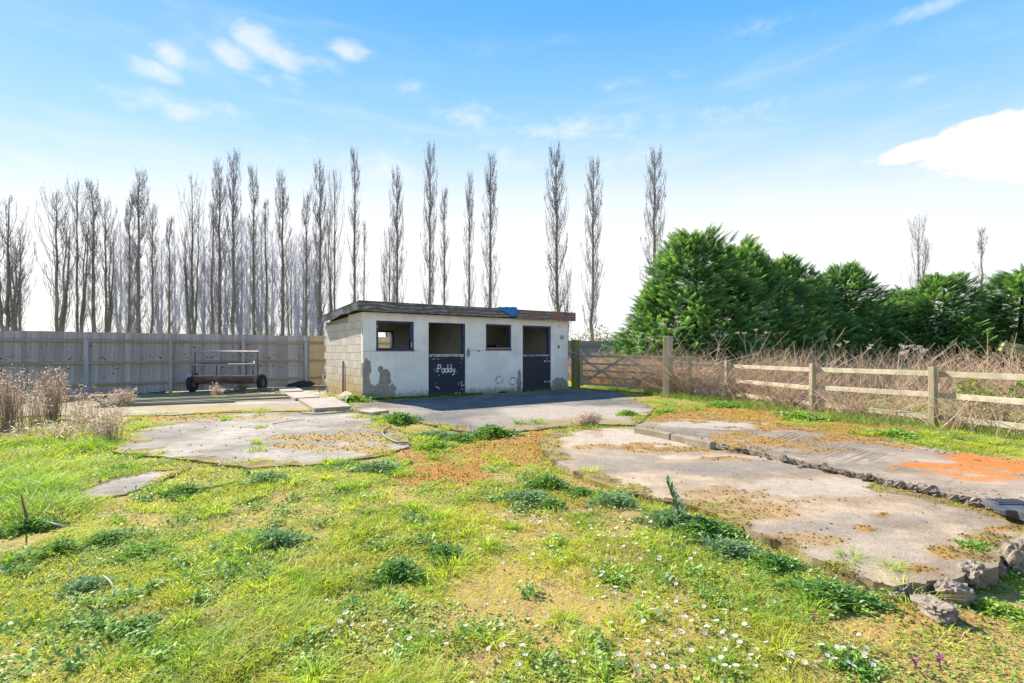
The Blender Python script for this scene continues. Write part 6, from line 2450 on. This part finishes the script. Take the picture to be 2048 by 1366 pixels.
# px of trunk, py of top, depth, kind, width scale, label
pl = [(14, 386, 36, 'n', 1.1, 'wide many-stemmed bare poplar at the left edge of the picture'),
      (38, 450, 38, 'm', 1.0, 'lower bare poplar standing just right of the left edge tree'),
      (116, 378, 38, 'm', 1.05, 'forked bare poplar left of the round fence post, first of the left row'),
      (156, 360, 39, 'm', .8, 'tall slim bare poplar directly above the round fence post'),
      (188, 362, 39, 'b', 1.1, 'bare poplar close right of the one above the round fence post'),
      (214, 396, 40, 'm', .85, 'bare poplar with a low fork right of the round fence post group'),
      (258, 395, 41, 'b', 1.0, 'thin bare poplar left of the tallest left-hand poplar'),
      (276, 338, 39, 'a', 1.15, 'tallest bare poplar between the round post and the second fence post'),
      (304, 408, 41, 'c', .8, 'shorter bare poplar leaning against the tallest left-hand one'),
      (338, 432, 42, 'b', .9, 'short slim bare poplar directly above the second fence post'),
      (386, 345, 41, 'n', .75, 'bare poplar with drooping side limbs above the trailer left wheel'),
      (424, 404, 42, 't', 1.1, 'thin low bare poplar above the left half of the trailer'),
      (440, 322, 41, 'a', .9, 'tall bare poplar left of the highest one above the trailer'),
      (466, 304, 40, 'c', .8, 'highest bare poplar of the left row, above the middle of the trailer'),
      (508, 334, 41, 'b', .85, 'slim bare poplar above the trailer right wheel'),
      (534, 402, 43, 't', 1.0, 'low thin bare poplar between two taller ones right of the trailer'),
      (566, 343, 41, 'a', .95, 'dense bare poplar left of the last fence post before the stable'),
      (582, 480, 43, 'm', .6, 'short bare poplar beside the dense one near the last post'),
      (612, 384, 42, 'b', .9, 'narrow bare poplar directly above the last fence post'),
      (642, 325, 40, 'c', .85, 'tall bare poplar above the rear corner of the stable'),
      (668, 338, 42, 'm', .6, 'bare poplar crowding the one above the stable rear corner'),
      (710, 300, 41, 'b', .7, 'very narrow tall bare poplar rising above the left end of the stable roof'),
      (728, 442, 44, 't', .7, 'short spindly bare poplar beside the very narrow one over the roof'),
      (778, 452, 43, 'm', .75, 'lower left stem poplar of the pair above the first window'),
      (796, 338, 42, 'c', .8, 'taller poplar of the pair above the first window'),
      (858, 288, 41, 'c', .7, 'highest bare poplar over the roof, above the Paddy door'),
      (888, 376, 43, 'b', .75, 'slim bare poplar right of the highest one over the roof'),
      (938, 344, 43, 'a', .65, 'bare poplar above the right jamb of the Paddy door'),
      (980, 306, 42, 'a', .85, 'broad bare poplar above the second window'),
      (1116, 294, 44, 'c', 1.05, 'widest bare poplar standing above the right end of the stable roof'),
      (1136, 540, 45, 'm', .7, 'low bushy bare tree at the foot of the widest poplar'),
      (1184, 318, 44, 'c', .95, 'lone bare poplar right of the stable end wall'),
      (1306, 300, 46, 'c', 1.05, 'bare poplar rising from behind the left end of the conifer hedge'),
      (1834, 432, 60, 'm', .8, 'sparse bare tree above the dip in the conifers on the right'),
      (1970, 456, 62, 't', 1.2, 'thinnest bare tree above the right-hand conifers')]
usedp = set()
for px, py, Y, k, ws, lab in pl:
    H = (702 - py) / 1000 * Y + EYE - .02
    src = pop[k]
    x = (px - 1024) / 1000 * Y
    s = H / PH
    sc_ = (ws * s, ws * s, s)
    rz = random.uniform(-.3, .3) + (math.pi if random.random() < .5 else 0)
    if k not in usedp:
        usedp.add(k)
        src.location = (x, Y, -.3)
        src.rotation_euler = (0, 0, rz)
        src.scale = sc_
        tag(src, lab, 'tree', 'bare poplars behind the board fence')
    else:
        copy_tree(src, (x, Y, -.3), rz, sc_, lab, 'bare poplars behind the board fence')
usedf = set()
fl = [(240, 448), (262, 470), (322, 480), (352, 470), (380, 500), (410, 452), (428, 470), (450, 455), (482, 440), (496, 448), (522, 440), (545, 460), (592, 470), (606, 480), (624, 478), (640, 470)]
for i, (px, py) in enumerate(fl):
    Y = 86 + 6 * math.sin(i * 2.3)
    H = (702 - py) / 1000 * Y + EYE
    k = 'f' if i % 2 else 'g'
    src = far[k]
    s = H / PH
    x = (px - 1024) / 1000 * Y
    lab = 'pale distant bare poplar '+['showing just left of the tallest left-hand poplar','hidden mostly by the tallest left-hand poplar','just left of the second square fence post','just right of the second square fence post','left of the one with drooping limbs','above the trailer left wheel','between the trailer left wheel and the hoop','above the left part of the trailer','behind the highest poplar of the left row','just right of the highest poplar of the left row','above the trailer right wheel','between the trailer and the last post','left of the last fence post','behind the narrow poplar at the last post','between the last post and the stable','right by the rear corner of the stable','x','x'][i]
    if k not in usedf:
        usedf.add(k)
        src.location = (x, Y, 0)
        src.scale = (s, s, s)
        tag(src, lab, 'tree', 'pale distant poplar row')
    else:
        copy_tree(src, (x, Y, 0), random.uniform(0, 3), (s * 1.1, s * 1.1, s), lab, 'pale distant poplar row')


# ------------------------------------------------------------------ bushes behind the fences
def leaf_bush(name, n, w, d, h, seed, ca, cb, leaf=.09):
    g = np.random.default_rng(seed)
    ct = g.uniform(-1, 1, (26, 3)) * [w * .42, d * .42, h * .3] + [0, 0, h * .55]
    cr = g.uniform(.18, .34, 26) * h
    s = g.integers(0, 26, n)
    v = g.normal(0, 1, (n, 3))
    v /= np.linalg.norm(v, axis=1, keepdims=True)
    c = ct[s] + v * (cr[s] * g.uniform(.6, 1.15, n))[:, None]
    c[:, 2] = np.abs(c[:, 2])
    a = g.normal(0, 1, (n, 3))
    a /= np.linalg.norm(a, axis=1, keepdims=True)
    b = np.cross(a, g.normal(0, 1, (n, 3)))
    b /= np.linalg.norm(b, axis=1, keepdims=True)
    L = g.uniform(.5, 1.2, n)[:, None] * leaf
    q = np.stack([c - a * L, c + b * L * .5, c + a * L, c - b * L * .5], 1).reshape(-1, 3)
    col = np.repeat(mixc(np.tile(np.array(ca), (n, 1)), cb, g.uniform(0, 1, n)), 4, 0)
    return q, (np.arange(n) * 4)[:, None] + np.arange(4), col


bl = [(1165, 34, 3.5, 3.0, 'olive scrub bush over the fence just right of the stable', (.20, .17, .06), (.34, .30, .12)), (1215, 36, 4.0, 2.4, 'brownish scrub bush over the fence right of the lone poplar foot', (.24, .17, .10), (.38, .28, .18)),
      (1262, 33, 3.4, 2.6, 'light green bush over the fence beside the conifer hedge', (.16, .24, .05), (.30, .38, .10)), (30, 46, 9, 3.6, 'low scrub behind the fence at the far left', (.16, .15, .08), (.30, .30, .14)),
      (205, 48, 9, 3.4, 'low scrub behind the fence above the round post', (.18, .18, .09), (.34, .34, .18)), (350, 50, 9, 3.6, 'low yellowish scrub behind the fence above the second post', (.22, .22, .08), (.38, .38, .16)),
      (480, 52, 9, 3.8, 'low scrub behind the fence above the trailer', (.18, .18, .09), (.32, .30, .16)), (600, 50, 8, 3.4, 'low scrub behind the fence near the stable rear corner', (.20, .18, .12), (.34, .30, .20))]
for i, (px, Y, w, h, lab, ca, cb) in enumerate(bl):
    q, f, c = leaf_bush('scrub_bush', 2600 if px > 1000 else 2200, w, 2.2, h, 60 + i, ca, cb, .075)
    o = mk('scrub_bush', q, [f], M_bush, col=c)
    o.location = ((px - 1024) / 1000 * Y, Y, 0)
    tag(o, lab, 'bush', 'scrub bushes behind the fence')


# ------------------------------------------------------------------ conifers
def conifer(seed, H, Wd, n):
    g = np.random.default_rng(seed)
    # one spray, 0..1 long: midrib with alternating flattened side sprigs
    tv, tt = [], []
    for i in range(11):
        f = .08 + .86 * i / 10
        for s in (-1, 1):
            L = .30 * (1 - f) ** .7 + .05
            b = len(tv)
            x = f
            tv += [(x - .035, 0, 0), (x + .045, 0, .005), (x + L * .62, s * L * .85, -.02 - L * .12)]
            tt.append([b, b + 1, b + 2] if s > 0 else [b, b + 2, b + 1])
    b = len(tv)
    tv += [(0, -.012, 0), (0, .012, 0), (1.05, 0, -.06)]
    tt.append([b, b + 2, b + 1])
    tv, tt = np.array(tv), np.array(tt)
    # placement: lumpy conical envelope built from several shoulders
    z = g.uniform(0, 1, n) ** 1.15
    az = g.uniform(0, 6.28, n)
    prof = np.where(z < .25, .80 + .2 * z / .25, np.clip((1.02 - z) / .77, 0, 1) ** .55)
    lump = 1 + .22 * np.sin(az * 3 + z * 5 + seed) + .17 * np.sin(az * 5 - z * 11 + seed * 2) + .12 * np.sin(az * 7 + z * 23)
    depth = g.uniform(.55, 1.04, n) ** .8 + (g.uniform(0, 1, n) < .07) * g.uniform(0, .22, n)
    rad = Wd / 2 * prof * lump * depth
    C = np.stack([np.cos(az) * rad, np.sin(az) * rad, z * H * (.88 + .12 * lump) + .1], 1)
    up = g.uniform(.15, 1.0, n) + .7 * (z > .85)
    az2 = az + g.normal(0, .7, n)
    d = np.stack([np.cos(az2), np.sin(az2), up], 1)
    d /= np.linalg.norm(d, axis=1, keepdims=True)
    ref = g.normal(0, .5, (n, 3)) + [0, 0, 1]
    s = np.cross(d, ref)
    s /= np.linalg.norm(s, axis=1, keepdims=True)
    w = np.cross(s, d)
    L = g.uniform(.32, .62, n)
    V = C[:, None] + L[:, None, None] * (tv[None, :, 0:1] * d[:, None] + tv[None, :, 1:2] * s[:, None] * .95 + tv[None, :, 2:3] * (w[:, None] + [0, 0, .3]))
    V[:, :, 2] -= (tv[None, :, 0] ** 2) * .10 * L[:, None]
    V = V.reshape(-1, 3)
    T = (tt[None] + (np.arange(n) * len(tv))[:, None, None]).reshape(-1, 3)
    young = sstep(tv[:, 0], .3, 1.0)[None] * g.uniform(.3, 1, (n, 1))
    col = mixc(np.tile(np.array([.07, .18, .06]), (n, len(tv), 1)), (.42, .62, .20), young * .95)
    col *= g.uniform(.7, 1.3, (n, 1, 1))
    return V, T, col.reshape(-1, 3)


def make_conifer(seed, H, W, n):
    root = thing('conifer_tree', 'x', 'tree')
    V, T, c = conifer(seed, H, W, n)
    mk('crown', V, [T], M_conif, root, col=c)
    tr = MB().tube([(0, 0, -.1), (.05, 0, H * .5), (0, .05, H * .93)], [.16, .10, .02], 8)
    g = random.Random(seed)
    for i in range(70):
        z = H * (.05 + .85 * i / 70)
        a = i * 2.4
        r = W / 2 * .75 * min(1, (1 - z / H) ** .7 + .05)
        tr.tube([(0, 0, z), (math.cos(a) * r, math.sin(a) * r, z + r * .35)], [.03, .008], 4, cap=False)
    tr.build('trunk', M_core, root)
    return root


con = [make_conifer(1, 6.0, 4.6, 4300), make_conifer(2, 6.0, 4.2, 4000), make_conifer(3, 6.0, 5.0, 4300)]
cl = [(1390, 462, 20.0, 0, 1.0, 'biggest dark green conifer at the left end of the hedge'), (1478, 486, 21.5, 1, 1.0, 'second conifer of the hedge, close right of the biggest'), (1320, 560, 20.5, 2, .62, 'low left shoulder conifer beside the biggest one'),
      (1556, 512, 22.5, 2, .85, 'third conifer with a ragged flat top'), (1628, 552, 23.5, 1, .85, 'lower conifer between the ragged and the pointed one'), (1692, 528, 23.5, 0, .78, 'pointed conifer before the dip in the hedge'),
      (1752, 600, 24.5, 2, .75, 'low conifer in the dip of the hedge'), (1812, 576, 24.5, 1, .72, 'small conifer left of the yellowish one'), (1886, 548, 22.5, 0, .85, 'yellowish green conifer right of the dip'),
      (1955, 628, 23, 2, .72, 'low conifer between the yellowish one and the right edge'), (2042, 540, 21.5, 1, .95, 'conifer cut by the right edge of the picture'), (2160, 520, 22, 2, 1.0, 'conifer standing beyond the right edge')]
usedc = set()
for px, py, Y, k, ws, lab in cl:
    if px > 2100:
        continue
    H = (702 - py) / 1000 * Y + EYE
    s = H / 6.5
    x = (px - 1024) / 1000 * Y
    sc_ = (ws * 1.12, ws * 1.12, s)
    rz = random.uniform(0, 6.28)
    if k not in usedc:
        usedc.add(k)
        con[k].location = (x, Y, 0)
        con[k].rotation_euler = (0, 0, rz)
        con[k].scale = sc_
        tag(con[k], lab, 'tree', 'conifers of the right-hand hedge')
    else:
        copy_tree(con[k], (x, Y, 0), rz, sc_, lab, 'conifers of the right-hand hedge')

# distant grey wood on the far right, seen through the dip
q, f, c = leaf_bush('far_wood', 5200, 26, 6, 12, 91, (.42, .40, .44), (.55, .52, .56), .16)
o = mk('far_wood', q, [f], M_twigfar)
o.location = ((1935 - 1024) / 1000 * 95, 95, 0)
tag(o, 'hazy grey bare wood beyond the right-hand conifers', 'wood', kind='stuff')
